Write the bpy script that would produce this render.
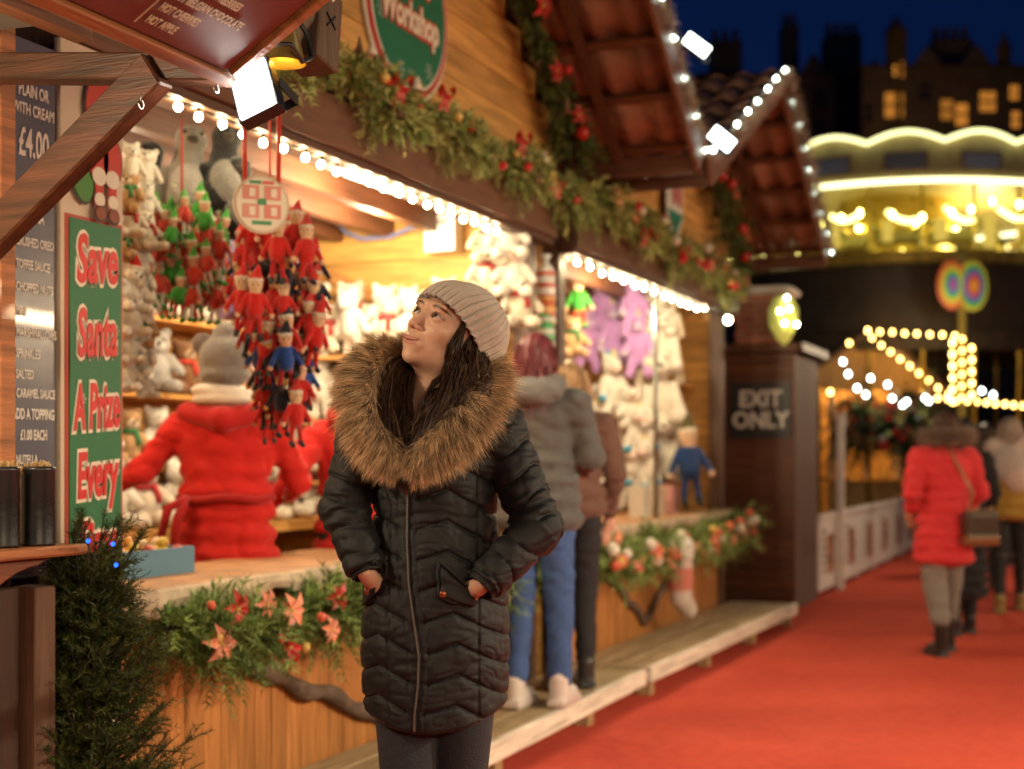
import bpy, math, random
import numpy as np
from mathutils import Vector, Matrix
random.seed(7); RNG = np.random.default_rng(7)
for o in list(bpy.data.objects): bpy.data.objects.remove(o)
SC = bpy.context.scene
COL = SC.collection
PI = math.pi
def rad(a): return math.radians(a)

# ------------------------------------------------------------------ camera
FPX = 1422.0; CAMZ = 1.31
YA = math.atan(583/1422); CC, CS = math.cos(YA), math.sin(YA)
def at(px, py, d):
    "world point seen at a pixel at distance d in front of the camera (x runs down the street, y towards the stalls)"
    r = (px-512)/FPX*d; z = CAMZ+(460-py)/FPX*d
    return Vector((CC*d+CS*r, CS*d-CC*r, z))
def aty(px, py, y):
    a = (px-512)/FPX; t = y/(CS-a*CC); return at(px, py, t)
def atx(px, py, x):
    a = (px-512)/FPX; t = x/(CC+a*CS); return at(px, py, t)
def atz(px, py, z):
    t = (z-CAMZ)*FPX/(460-py); return at(px, py, t)

# ------------------------------------------------------------------ mesh builder
class MB:
    def __init__(s): s.V=[]; s.F=[]; s.C=[]; s.n=0; s.M=[]; s.S=[]
    def add(s, verts, faces, col=(1,1,1), smooth=False):
        verts=np.asarray(verts,dtype=np.float32).reshape(-1,3)
        s.V.append(verts)
        c=np.asarray(col,dtype=np.float32)
        if c.ndim==1: c=np.tile(c,(len(verts),1))
        s.C.append(c)
        if isinstance(faces,np.ndarray): s.F.append(faces.astype(np.int32)+s.n); s.S.append(smooth)
        else:
            by={}
            for f in faces: by.setdefault(len(f),[]).append(f)
            for k,v in by.items(): s.F.append(np.array(v,dtype=np.int32)+s.n); s.S.append(smooth)
        s.n+=len(verts); return s
    def obox(s, c, ax, ay, az, col=(1,1,1)):
        c=Vector(c); ax=Vector(ax); ay=Vector(ay); az=Vector(az); v=[]
        for k in (-1,1):
            for j in (-1,1):
                for i in (-1,1): v.append(c+ax*i+ay*j+az*k)
        return s.add([tuple(p) for p in v],[(0,2,3,1),(4,5,7,6),(0,1,5,4),(2,6,7,3),(0,4,6,2),(1,3,7,5)],col)
    def box(s,x0,x1,y0,y1,z0,z1,col=(1,1,1)):
        return s.obox(((x0+x1)/2,(y0+y1)/2,(z0+z1)/2),((x1-x0)/2,0,0),(0,(y1-y0)/2,0),(0,0,(z1-z0)/2),col)
    def beam(s,a,b,w,h,col=(1,1,1),up=(0,0,1)):
        a=Vector(a); b=Vector(b); d=(b-a); L=d.length; d.normalize(); up=Vector(up)
        side=d.cross(up).normalized(); u=side.cross(d).normalized()
        return s.obox((a+b)/2,d*L/2,side*w/2,u*h/2,col)
    def tube(s,pts,rads,n=8,col=(1,1,1),cap=True,smooth=True):
        pts=[Vector(p) for p in pts]; m=len(pts)
        if not hasattr(rads,'__len__'): rads=[rads]*m
        V=[];prev=None
        for i,p in enumerate(pts):
            t=(pts[min(i+1,m-1)]-pts[max(i-1,0)]).normalized()
            if prev is None:
                u=t.orthogonal().normalized()
            else:
                u=(prev-t*prev.dot(t)); u=u.normalized() if u.length>1e-6 else t.orthogonal().normalized()
            prev=u; w=t.cross(u)
            for k in range(n):
                a=2*PI*k/n; V.append(tuple(p+(u*math.cos(a)+w*math.sin(a))*rads[i]))
        F=[]
        for i in range(m-1):
            for k in range(n):
                F.append((i*n+k,i*n+(k+1)%n,(i+1)*n+(k+1)%n,(i+1)*n+k))
        s.add(V,F,col,smooth)
        if cap:
            base=s.n-len(V)
            s.F.append(np.array([[base+k for k in range(n)][::-1]],dtype=np.int32)); s.S.append(False)
            s.F.append(np.array([[base+(m-1)*n+k for k in range(n)]],dtype=np.int32)); s.S.append(False)
        return s
    def ball(s,c,r,nu=10,nv=7,col=(1,1,1)):
        r=(r,r,r) if not hasattr(r,'__len__') else r
        V=[(c[0],c[1],c[2]+r[2])];F=[]
        for j in range(1,nv):
            t=PI*j/nv
            for i in range(nu):
                a=2*PI*i/nu; V.append((c[0]+r[0]*math.sin(t)*math.cos(a),c[1]+r[1]*math.sin(t)*math.sin(a),c[2]+r[2]*math.cos(t)))
        V.append((c[0],c[1],c[2]-r[2]))
        for i in range(nu): F.append((0,1+i,1+(i+1)%nu))
        for j in range(nv-2):
            for i in range(nu):
                a=1+j*nu; F.append((a+i,a+nu+i,a+nu+(i+1)%nu,a+(i+1)%nu))
        a=1+(nv-2)*nu; L=len(V)-1
        for i in range(nu): F.append((a+i,L,a+(i+1)%nu))
        return s.add(V,F,col,True)
    def lathe(s,prof,c=(0,0,0),n=20,col=(1,1,1)):
        V=[];F=[];m=len(prof)
        for r,z in prof:
            for k in range(n):
                a=2*PI*k/n; V.append((c[0]+r*math.cos(a),c[1]+r*math.sin(a),c[2]+z))
        for i in range(m-1):
            for k in range(n): F.append((i*n+k,i*n+(k+1)%n,(i+1)*n+(k+1)%n,(i+1)*n+k))
        return s.add(V,F,col,True)
    def prism(s,poly,ext,col=(1,1,1)):
        poly=[Vector(p) for p in poly]; ext=Vector(ext); n=len(poly)
        V=[tuple(p) for p in poly]+[tuple(p+ext) for p in poly]
        F=[tuple(range(n))[::-1],tuple(range(n,2*n))]+[(i,(i+1)%n,n+(i+1)%n,n+i) for i in range(n)]
        return s.add(V,F,col)
    def build(s,name,mat,parent=None,loc=None,world=True):
        V=np.concatenate(s.V) if s.V else np.zeros((0,3),np.float32)
        C=np.concatenate(s.C)
        off=None
        if parent is not None and world: off=root_loc(parent)
        elif parent is None and loc is not None: off=np.array(loc,dtype=np.float32)
        if off is not None: V=V-off
        me=bpy.data.meshes.new(name)
        fl=[f for f in s.F]; tot=np.concatenate([np.full(len(f),f.shape[1],np.int32) for f in fl])
        loops=np.concatenate([f.ravel() for f in fl]).astype(np.int32)
        me.vertices.add(len(V)); me.vertices.foreach_set('co',V.astype(np.float32).ravel())
        me.loops.add(len(loops)); me.loops.foreach_set('vertex_index',loops)
        me.polygons.add(len(tot)); st=np.concatenate([[0],np.cumsum(tot)[:-1]]).astype(np.int32)
        me.polygons.foreach_set('loop_start',st); me.polygons.foreach_set('loop_total',tot)
        sm=np.concatenate([np.full(len(f),bool(q)) for f,q in zip(fl,s.S)])
        me.polygons.foreach_set('use_smooth',sm)
        ca=me.color_attributes.new('Col','FLOAT_COLOR','POINT')
        ca.data.foreach_set('color',np.concatenate([C,np.ones((len(C),1),np.float32)],1).astype(np.float32).ravel())
        me.update(); me.validate()
        if mat: me.materials.append(mat)
        o=bpy.data.objects.new(name,me); COL.objects.link(o)
        if parent is not None: o.parent=parent
        elif loc is not None: o.location=loc
        return o
def root_loc(o):
    v=Vector((0,0,0))
    while o is not None: v+=o.location; o=o.parent
    return np.array(v,dtype=np.float32)

def thing(name,label,cat,loc=(0,0,0),rot=None,group=None):
    o=bpy.data.objects.new(name,None); o.empty_display_size=.05; COL.objects.link(o); o.location=loc
    if rot: o.rotation_euler=rot
    o['label']=label; o['category']=cat
    if group: o['group']=group
    return o
def tag(o,label,cat,group=None,kind=None):
    o['label']=label; o['category']=cat
    if group: o['group']=group
    if kind: o['kind']=kind
    return o
def struct(o,kind='structure'): o['kind']=kind; return o
def kids(o): return list(o.children)
def copy_tree(o,parent=None):
    c=o.copy(); COL.objects.link(c); c.parent=parent
    for ch in kids(o): copy_tree(ch,c)
    return c

# ------------------------------------------------------------------ materials
MC={}
def _nt(name):
    m=bpy.data.materials.new(name); m.use_nodes=True; nt=m.node_tree
    return m,nt,nt.nodes['Principled BSDF']
def mat(name,base=(.5,.5,.5),rough=.6,var=.25,vscale=8,bump=.2,bscale=40,metal=0,sheen=0,spec=.5,sub=0,trans=0,coat=0,stretch=(1,1,1),emit=None,estr=0,dark=None,alpha=1,col=True,sheentint=None):
    if name in MC: return MC[name]
    m,nt,b=_nt(name); N=nt.nodes; L=nt.links
    tc=N.new('ShaderNodeTexCoord'); mp=N.new('ShaderNodeMapping'); mp.inputs['Scale'].default_value=stretch
    L.new(tc.outputs['Object'],mp.inputs['Vector'])
    nz=N.new('ShaderNodeTexNoise'); nz.inputs['Scale'].default_value=vscale; nz.inputs['Detail'].default_value=6; nz.inputs['Roughness'].default_value=.62
    L.new(mp.outputs[0],nz.inputs['Vector'])
    rp=N.new('ShaderNodeValToRGB'); rp.color_ramp.elements[0].position=.3; rp.color_ramp.elements[1].position=.7
    d=dark if dark else tuple(x*(1-var) for x in base)
    rp.color_ramp.elements[0].color=(*d,1); rp.color_ramp.elements[1].color=(*[min(1,x*(1+var*.5)) for x in base],1)
    L.new(nz.outputs['Fac'],rp.inputs['Fac'])
    out=rp.outputs['Color']
    if col:
        at_=N.new('ShaderNodeAttribute'); at_.attribute_name='Col'
        mx=N.new('ShaderNodeMix'); mx.data_type='RGBA'; mx.blend_type='MULTIPLY'; mx.inputs[0].default_value=1
        L.new(out,mx.inputs[6]); L.new(at_.outputs['Color'],mx.inputs[7]); out=mx.outputs[2]
    L.new(out,b.inputs['Base Color'])
    b.inputs['Roughness'].default_value=rough; b.inputs['Metallic'].default_value=metal
    b.inputs['Specular IOR Level'].default_value=spec; b.inputs['Sheen Weight'].default_value=sheen
    b.inputs['Sheen Roughness'].default_value=.4
    if sheentint: b.inputs['Sheen Tint'].default_value=(*sheentint,1)
    b.inputs['Transmission Weight'].default_value=trans; b.inputs['Coat Weight'].default_value=coat
    if sub: b.inputs['Subsurface Weight'].default_value=sub; b.inputs['Subsurface Radius'].default_value=(1,.35,.2); b.inputs['Subsurface Scale'].default_value=.008
    if emit: b.inputs['Emission Color'].default_value=(*emit,1); b.inputs['Emission Strength'].default_value=estr
    if bump:
        n2=N.new('ShaderNodeTexNoise'); n2.inputs['Scale'].default_value=bscale; n2.inputs['Detail'].default_value=5
        L.new(mp.outputs[0],n2.inputs['Vector'])
        bp=N.new('ShaderNodeBump'); bp.inputs['Strength'].default_value=bump; bp.inputs['Distance'].default_value=.01
        L.new(n2.outputs['Fac'],bp.inputs['Height']); L.new(bp.outputs[0],b.inputs['Normal'])
        # roughness breakup
        mr=N.new('ShaderNodeMapRange'); mr.inputs['To Min'].default_value=max(0,rough-.12); mr.inputs['To Max'].default_value=min(1,rough+.12)
        L.new(nz.outputs['Fac'],mr.inputs['Value']); L.new(mr.outputs[0],b.inputs['Roughness'])
    MC[name]=m; return m
def wood(name,base,axis='x',rough=.55,var=.45,scale=3,coat=0):
    st={'x':(1,14,14),'y':(14,1,14),'z':(14,14,1)}[axis]
    return mat(name,base,rough,var,scale,.25,scale*4,stretch=st,coat=coat)
def glow(name,col,strength):
    if name in MC: return MC[name]
    m=bpy.data.materials.new(name); m.use_nodes=True; nt=m.node_tree; nt.nodes.clear()
    e=nt.nodes.new('ShaderNodeEmission'); e.inputs[0].default_value=(*col,1); e.inputs[1].default_value=strength
    o=nt.nodes.new('ShaderNodeOutputMaterial'); nt.links.new(e.outputs[0],o.inputs[0]); MC[name]=m; return m

# ------------------------------------------------------------------ text
def text(name,s,size,m,parent,origin,right,up,bold=0.0,sx=1.0,align='CENTER',proud=.002,shear=0,ext=.0008,world=True,sp=1.0):
    cu=bpy.data.curves.new('txt','FONT'); cu.body=s; cu.size=size; cu.align_x=align; cu.align_y='CENTER'
    cu.offset=bold; cu.extrude=ext; cu.shear=shear; cu.resolution_u=3; cu.space_character=sp
    t=bpy.data.objects.new('txt',cu); COL.objects.link(t)
    dg=bpy.context.evaluated_depsgraph_get(); me=bpy.data.meshes.new_from_object(t.evaluated_get(dg)); 
    bpy.data.objects.remove(t)
    me.name=name
    right=Vector(right).normalized(); up=Vector(up).normalized(); nrm=right.cross(up).normalized()
    off=Vector(root_loc(parent)) if world else Vector((0,0,0))
    org=Vector(origin)-off
    M=Matrix(((right.x*sx,up.x,nrm.x,0),(right.y*sx,up.y,nrm.y,0),(right.z*sx,up.z,nrm.z,0),(0,0,0,1)))
    M=Matrix.Translation(org+nrm*proud)@M
    me.transform(M); me.materials.clear(); me.materials.append(m)
    ca=me.color_attributes.new('Col','FLOAT_COLOR','POINT'); ca.data.foreach_set('color',np.ones(len(me.vertices)*4,np.float32))
    o=bpy.data.objects.new(name,me); COL.objects.link(o); o.parent=parent
    return o

# ------------------------------------------------------------------ signed distance modelling
def smin(a,b,k):
    if k<=0: return np.minimum(a,b)
    h=np.clip(.5+.5*(b-a)/k,0,1); return b*(1-h)+a*h-k*h*(1-h)
def smax(a,b,k): return -smin(-a,-b,k)
def sell(P,c,r,R=None):
    q=P-np.asarray(c,np.float32)
    if R is not None: q=q@np.asarray(R,np.float32)
    r=np.asarray(r,np.float32)
    k0=np.linalg.norm(q/r,axis=-1); k1=np.linalg.norm(q/(r*r),axis=-1)
    return k0*(k0-1)/np.maximum(k1,1e-6)
def scap(P,a,b,ra,rb):
    a=np.asarray(a,np.float32); b=np.asarray(b,np.float32); ba=b-a
    t=np.clip(((P-a)@ba)/max(float(ba@ba),1e-9),0,1)
    return np.linalg.norm(P-a-t[...,None]*ba,axis=-1)-(ra+(rb-ra)*t)
def sbox(P,c,h,r,R=None):
    q=P-np.asarray(c,np.float32)
    if R is not None: q=q@np.asarray(R,np.float32)
    q=np.abs(q)-(np.asarray(h,np.float32)-r)
    return np.linalg.norm(np.maximum(q,0),axis=-1)+np.minimum(q.max(-1),0)-r
def rotm(e):
    return np.array(Matrix.Rotation(e[2],3,'Z')@Matrix.Rotation(e[1],3,'Y')@Matrix.Rotation(e[0],3,'X'))
def nets(f,xs,ys,zs):
    xs,ys,zs=[np.asarray(a,np.float32) for a in (xs,ys,zs)]
    nx,ny,nz=len(xs),len(ys),len(zs)
    vol=np.empty((nx,ny,nz),np.float32)
    step=max(1,int(400000/(ny*nz)))
    for i in range(0,nx,step):
        X,Y,Z=np.meshgrid(xs[i:i+step],ys,zs,indexing='ij')
        vol[i:i+step]=f(np.stack([X,Y,Z],-1).reshape(-1,3)).reshape(X.shape)
    inn=vol<0
    c=inn.astype(np.int8)
    s=sum(c[i:nx-1+i,j:ny-1+j,k:nz-1+k] for i in (0,1) for j in (0,1) for k in (0,1))
    act=(s>0)&(s<8)
    I,J,K=np.nonzero(act); n=len(I)
    idx=-np.ones(act.shape,np.int64); idx[I,J,K]=np.arange(n)
    acc=np.zeros((n,3),np.float32); cnt=np.zeros(n,np.float32)
    for ax in range(3):
        o=[a for a in range(3) if a!=ax]
        for p in (0,1):
            for q in (0,1):
                d0=[0,0,0]; d0[o[0]]=p; d0[o[1]]=q; d1=list(d0); d1[ax]=1
                a=vol[I+d0[0],J+d0[1],K+d0[2]]; b=vol[I+d1[0],J+d1[1],K+d1[2]]
                m=(a<0)!=(b<0); t=np.where(m,a/np.where(m,a-b,1),0)
                A=np.stack([xs[I+d0[0]],ys[J+d0[1]],zs[K+d0[2]]],-1); B=np.stack([xs[I+d1[0]],ys[J+d1[1]],zs[K+d1[2]]],-1)
                acc+=np.where(m[:,None],A+(B-A)*t[:,None],0); cnt+=m
    V=acc/np.maximum(cnt,1)[:,None]
    Fs=[]
    for ax in range(3):
        sl0=[slice(None)]*3; sl1=[slice(None)]*3; sl0[ax]=slice(0,-1); sl1[ax]=slice(1,None)
        A=inn[tuple(sl0)]; B=inn[tuple(sl1)]; ch=A!=B
        o=[(1,2),(2,0),(0,1)][ax]
        E=np.stack(np.nonzero(ch),-1)
        lim=[nx-1,ny-1,nz-1]
        ok=(E[:,o[0]]>0)&(E[:,o[1]]>0)&(E[:,o[0]]<lim[o[0]])&(E[:,o[1]]<lim[o[1]])
        E=E[ok]
        if len(E)==0: continue
        def g(da,db):
            G=E.copy(); G[:,o[0]]-=da; G[:,o[1]]-=db; return idx[G[:,0],G[:,1],G[:,2]]
        q=np.stack([g(1,1),g(0,1),g(0,0),g(1,0)],-1)
        fl=~A[E[:,0],E[:,1],E[:,2]]
        q[fl]=q[fl][:,::-1]
        Fs.append(q)
    return V,np.concatenate(Fs)
def relax(V,F,it=1,lam=.5):
    n=len(V)
    for _ in range(it):
        acc=np.zeros_like(V); cnt=np.zeros(n,np.float32)
        for k in range(4):
            a=F[:,k]; b=F[:,(k+1)%4]
            np.add.at(acc,a,V[b]); np.add.at(cnt,a,1); np.add.at(acc,b,V[a]); np.add.at(cnt,b,1)
        V=V*(1-lam)+lam*acc/np.maximum(cnt,1)[:,None]
    return V
def axis(a,b,h): return np.arange(a-h*2,b+h*3,h)
def prim(P,p):
    k=p[0]
    if k=='e': return sell(P,p[1],p[2],rotm(p[4]) if len(p)>4 else None)
    if k=='c': return scap(P,p[1],p[2],p[3],p[4])
    if k=='b': return sbox(P,p[1],p[2],p[3],rotm(p[5]) if len(p)>5 else None)
def pcol(p): return {'e':3,'c':5,'b':4}[p[0]]
def bounds(prims):
    lo=np.full(3,9e9); hi=-lo
    for p in prims:
        if p[0]=='c':
            for q,r in ((p[1],p[3]),(p[2],p[4])): lo=np.minimum(lo,np.array(q)-r); hi=np.maximum(hi,np.array(q)+r)
        else:
            r=np.array(p[2]) 
            if len(p)>pcol(p)+1 : r=np.full(3,np.linalg.norm(r) if p[0]=='b' else r.max())
            lo=np.minimum(lo,np.array(p[1])-r); hi=np.maximum(hi,np.array(p[1])+r)
    return lo,hi
def blob(prims,h=.01,k=.01,sm=1,extra=None):
    "one continuous skin over the primitives, each patch in the colour of the primitive it lies on"
    def f(P):
        d=None
        for p in prims:
            e=prim(P,p); d=e if d is None else smin(d,e,k)
        if extra is not None: d=d+extra(P)
        return d
    lo,hi=bounds(prims); lo=lo-k; hi=hi+k
    V,F=nets(f,axis(lo[0],hi[0],h),axis(lo[1],hi[1],h),axis(lo[2],hi[2],h))
    if sm: V=relax(V,F,sm)
    D=np.stack([prim(V,p) for p in prims],-1); i=D.argmin(-1)
    cols=np.array([p[pcol(p)] for p in prims],np.float32)
    return V,F,cols[i]
def blob_obj(name,prims,m,parent,h=.01,k=.01,sm=1,extra=None,xf=None):
    V,F,C=blob(prims,h,k,sm,extra)
    if xf is not None: V=xf(V)
    mb=MB(); mb.add(V,F,C,True); return mb.build(name,m,parent,world=False)

# ------------------------------------------------------------------ strands (fur, hair, needles)
def strands(mb,roots,dirs,L,w,c0,c1,segs=3,bend=None,curl=.15,rng=RNG,sides=None):
    n=len(roots); roots=np.asarray(roots,np.float32); d=np.asarray(dirs,np.float32)
    d=d/np.maximum(np.linalg.norm(d,axis=1,keepdims=True),1e-6)
    L=np.broadcast_to(np.asarray(L,np.float32),(n,)); w=np.broadcast_to(np.asarray(w,np.float32),(n,))
    r=rng.normal(size=(n,3)).astype(np.float32); side=np.cross(d,r); side/=np.maximum(np.linalg.norm(side,axis=1,keepdims=True),1e-6)
    b=np.zeros((n,3),np.float32) if bend is None else np.broadcast_to(np.asarray(bend,np.float32),(n,3))
    b=b+rng.normal(size=(n,3)).astype(np.float32)*curl
    c0=np.broadcast_to(np.asarray(c0,np.float32),(n,3)); c1=np.broadcast_to(np.asarray(c1,np.float32),(n,3))
    V=[];Cc=[]
    for k in range(segs+1):
        t=k/segs; p=roots+(d*t+b*t*t)*L[:,None]
        ww=(w*(1-t)**.7*.5)[:,None] if k<segs else (w*0.03)[:,None]
        V.append(p-side*ww); V.append(p+side*ww)
        c=c0+(c1-c0)*t; Cc.append(c); Cc.append(c)
    V=np.stack(V,1).reshape(-1,3); Cc=np.stack(Cc,1).reshape(-1,3)
    m=2*(segs+1); base=(np.arange(n)*m)[:,None]
    F=np.concatenate([base+np.array([2*k,2*k+1,2*k+3,2*k+2]) for k in range(segs)])
    mb.add(V,F,Cc,True)
def sphere_dirs(n,rng=RNG):
    v=rng.normal(size=(n,3)); return v/np.linalg.norm(v,axis=1,keepdims=True)
# ================================================================== world and camera
W=bpy.data.worlds.new("World"); SC.world=W; W.use_nodes=True
nt=W.node_tree; bg=nt.nodes['Background']
sky=nt.nodes.new('ShaderNodeTexSky'); sky.sky_type='NISHITA'; sky.sun_disc=False
sky.sun_elevation=rad(1.5); sky.sun_rotation=rad(200); sky.altitude=50
mxs=nt.nodes.new('ShaderNodeMix'); mxs.data_type='RGBA'; mxs.blend_type='MULTIPLY'; mxs.inputs[0].default_value=1; mxs.inputs[7].default_value=(.028,.11,.58,1)
nt.links.new(sky.outputs[0],mxs.inputs[6]); nt.links.new(mxs.outputs[2],bg.inputs[0]); bg.inputs[1].default_value=.05
cam=bpy.data.cameras.new("camera"); co=bpy.data.objects.new("camera",cam); COL.objects.link(co); SC.camera=co
co.location=(0,0,CAMZ); co.rotation_euler=(PI/2,0,-(PI/2-YA))
cam.sensor_width=36; cam.lens=FPX/1024*36; cam.shift_y=75.5/1024
cam.clip_end=500; cam.clip_start=.05
cam.dof.use_dof=True; cam.dof.focus_distance=3.12; cam.dof.aperture_fstop=2.3; cam.dof.aperture_blades=9
SC.view_settings.view_transform='Standard'; SC.view_settings.look='None'; SC.view_settings.gamma=1; SC.view_settings.exposure=.62
SC.cycles.use_denoising=True
try: SC.cycles.denoiser='OPENIMAGEDENOISE'
except Exception: pass
SC.cycles.max_bounces=6; SC.cycles.diffuse_bounces=3; SC.cycles.glossy_bounces=3; SC.cycles.transmission_bounces=4
SC.cycles.sample_clamp_indirect=4; SC.cycles.caustics_reflective=False; SC.cycles.caustics_refractive=False
SC.cycles.use_light_tree=True
SC.cycles.filter_width=1.5

# ================================================================== materials
def carpet_mat():
    m,nt,b=_nt('carpet'); N=nt.nodes;L=nt.links
    tc=N.new('ShaderNodeTexCoord')
    n1=N.new('ShaderNodeTexNoise'); n1.inputs['Scale'].default_value=1.3; n1.inputs['Detail'].default_value=5; n1.inputs['Roughness'].default_value=.65
    n2=N.new('ShaderNodeTexNoise'); n2.inputs['Scale'].default_value=260; n2.inputs['Detail'].default_value=2
    n3=N.new('ShaderNodeTexNoise'); n3.inputs['Scale'].default_value=14; n3.inputs['Detail'].default_value=8
    for n in (n1,n2,n3): L.new(tc.outputs['Object'],n.inputs['Vector'])
    r=N.new('ShaderNodeValToRGB'); e=r.color_ramp.elements; e[0].position=.32; e[0].color=(.56,.078,.050,1); e[1].position=.66; e[1].color=(.63,.098,.062,1)
    L.new(n1.outputs['Fac'],r.inputs['Fac'])
    r3=N.new('ShaderNodeValToRGB'); e=r3.color_ramp.elements; e[0].position=.3; e[0].color=(.6,.55,.55,1); e[1].position=.6; e[1].color=(1,1,1,1)
    L.new(n3.outputs['Fac'],r3.inputs['Fac'])
    mx=N.new('ShaderNodeMix'); mx.data_type='RGBA'; mx.blend_type='MULTIPLY'; mx.inputs[0].default_value=.35
    L.new(r.outputs[0],mx.inputs[6]); L.new(r3.outputs[0],mx.inputs[7]); L.new(mx.outputs[2],b.inputs['Base Color'])
    b.inputs['Roughness'].default_value=.95; b.inputs['Specular IOR Level'].default_value=.08
    bp=N.new('ShaderNodeBump'); bp.inputs['Strength'].default_value=.5; bp.inputs['Distance'].default_value=.006
    L.new(n2.outputs['Fac'],bp.inputs['Height']); L.new(bp.outputs[0],b.inputs['Normal']); return m
PINE=wood('pine_boards',(.62,.325,.09),'x')
PINEZ=wood('pine_upright_boards',(.44,.175,.045),'z')
PINEY=wood('pine_cross_boards',(.62,.34,.12),'y')
INNER=wood('inner_boards',(.62,.34,.09),'y',rough=.6)
DARKX=wood('dark_beam',(.085,.036,.018),'x',rough=.5)
DARKY=wood('dark_cross_beam',(.085,.036,.018),'y',rough=.5)
DARKZ=wood('dark_post',(.10,.05,.03),'z',rough=.5)
BROWN=wood('brown_beam',(.20,.085,.035),'x',rough=.5,coat=.1,var=.6)
BROWNY=wood('brown_cross_beam',(.20,.085,.035),'y',rough=.5,var=.75)
GREYWOOD=wood('weathered_post',(.17,.12,.09),'z',rough=.7)
DECK=wood('deck_boards',(.48,.35,.19),'x',rough=.7)
DECKEDGE=wood('deck_edge',(.78,.70,.58),'x',rough=.6)
EDGE=mat('waney_edge',(.55,.43,.30),.7,.4,9,.5,30)
BARK=mat('bark',(.13,.085,.06),.85,.5,14,.8,40)
TILE=mat('clay_tile',(.30,.145,.085),.7,.45,6,.4,30)
METAL=mat('grey_metal',(.35,.34,.33),.35,.2,10,.05,60,metal=.9)
BLACKM=mat('black_metal',(.015,.015,.016),.3,.3,12,.05,50)
BLACKP=mat('black_plastic',(.02,.02,.022),.4,.2,12,.05,50)
WHITE=mat('white_paint',(.72,.70,.66),.5,.12,7,.08,40)
NEEDLE=mat('needle_leaf',(1,1,1),.55,.2,20,0,spec=.3)
BARE=mat('painted_any',(1,1,1),.45,.12,12,.05,40)
SATIN=mat('satin_any',(1,1,1),.35,.15,12,.05,40,sheen=.3)
GLOSS=mat('gloss_any',(1,1,1),.15,.05,12,0)
PLUSH=mat('plush_any',(1,1,1),.95,.22,30,.9,120,sheen=.35,spec=.15)
CLOTH=mat('cloth_any',(1,1,1),.85,.15,14,.35,220,sheen=.15,spec=.2)
BULBW=glow('bulb_warm',(1,.79,.44),150)
BULBC=glow('bulb_cool',(.82,1,.84),13)
BULBY=glow('bulb_amber',(1,.58,.14),12)
def cj(c,j=.2):
    k=1+random.uniform(-j,j); return tuple(max(0,x*k) for x in c)

# ================================================================== ground, carpet
g=MB(); g.box(-60,260,-160,160,-.3,-.006,(1,1,1)); struct(g.build('ground',mat('cobbles',(.045,.043,.042),.7,.5,5,.6,9)))
def carpet():
    mb=MB(); nx,ny=150,60; xs=np.linspace(-4,46,nx); ys=np.linspace(-6,2.75,ny)
    X,Y=np.meshgrid(xs,ys,indexing='ij')
    Z=.006+.004*np.sin(X*1.3+np.sin(Y*2))*np.sin(Y*1.1+.6*X)+.003*np.sin(X*5+3*np.sin(Y*1.7))
    V=np.stack([X,Y,np.maximum(Z,.001)],-1).reshape(-1,3)
    i=np.arange(nx-1)[:,None]*ny+np.arange(ny-1)[None]; i=i.ravel()
    mb.add(V,np.stack([i,i+ny,i+ny+1,i+1],-1),(1,1,1),True)
    o=mb.build('red_carpet',carpet_mat()); struct(o)
carpet()

# ================================================================== timber helpers
def boards_x(mb,x0,x1,y0,y1,z0,z1,h=.14,gap=.005,base=(1,1,1),j=.16,clip=None):
    "horizontal boards lying along x, stacked in z"
    z=z0
    while z<z1-.01:
        zt=min(z+h,z1); a,b=x0,x1
        if clip:
            a,b=clip((z+zt)/2)
        if b-a>.02: mb.box(a,b,y0+random.uniform(0,.003),y1,z,zt-gap,cj(base,j))
        z+=h
def boards_z(mb,x0,x1,y0,y1,z0,z1,w=.11,gap=.004,axis_='x',j=.16,base=(1,1,1)):
    "upright boards side by side along x (or along y)"
    a0,a1=(x0,x1) if axis_=='x' else (y0,y1); a=a0
    while a<a1-.01:
        b=min(a+w,a1)-gap; e=random.uniform(0,.003)
        if axis_=='x': mb.box(a,b,y0+e,y1,z0,z1,cj(base,j))
        else: mb.box(x0+e,x1,a,b,z0,z1,cj(base,j))
        a+=w
def bev(o,w=.004):
    m=o.modifiers.new('bevel','BEVEL'); m.width=w; m.segments=1; m.limit_method='ANGLE'; return o

def wavy_log(pts,r,seed=0):
    rr=random.Random(seed); mb=MB(); P=[]; R=[]
    n=40
    for i in range(n+1):
        t=i/n*(len(pts)-1); k=min(int(t),len(pts)-2); f=t-k
        p=Vector(pts[k]).lerp(Vector(pts[k+1]),f)
        p+=Vector((0,0,.012*math.sin(i*.7+seed))); P.append(p); R.append(r*(1+.15*math.sin(i*1.1+seed)+rr.uniform(-.08,.08)))
    mb.tube(P,R,10); return mb

def live_edge_top(x0,x1,yf,yb,z,th):
    "counter slab whose street edge still has its wavy natural shape"
    mb=MB(); n=int((x1-x0)/.035); V=[];F=[]
    for i in range(n+1):
        x=x0+(x1-x0)*i/n; w=.018*math.sin(x*9)+.012*math.sin(x*23+1)+.007*math.sin(x*51)
        d=.012*math.sin(x*13+2)+.008*math.sin(x*31)
        yy=yf-w*.6
        V+=[(x,yb,z),(x,yy+.02,z),(x,yy,z-.012),(x,yy-.006,z-th*.55+d*.4),(x,yy+.01,z-th+d),(x,yy+.04,z-th+d+.004),(x,yb,z-th+.01)]
    m=7
    for i in range(n):
        for k in range(m): F.append((i*m+k,i*m+(k+1)%m,(i+1)*m+(k+1)%m,(i+1)*m+k))
    F.append(tuple(range(m))); F.append(tuple(n*m+k for k in range(m))[::-1])
    top=np.array([(.8,.52,.33) if k<2 or k==6 else (1,1,1) for _ in range(n+1) for k in range(m)])
    mb.add(V,F,top); return mb

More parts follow.
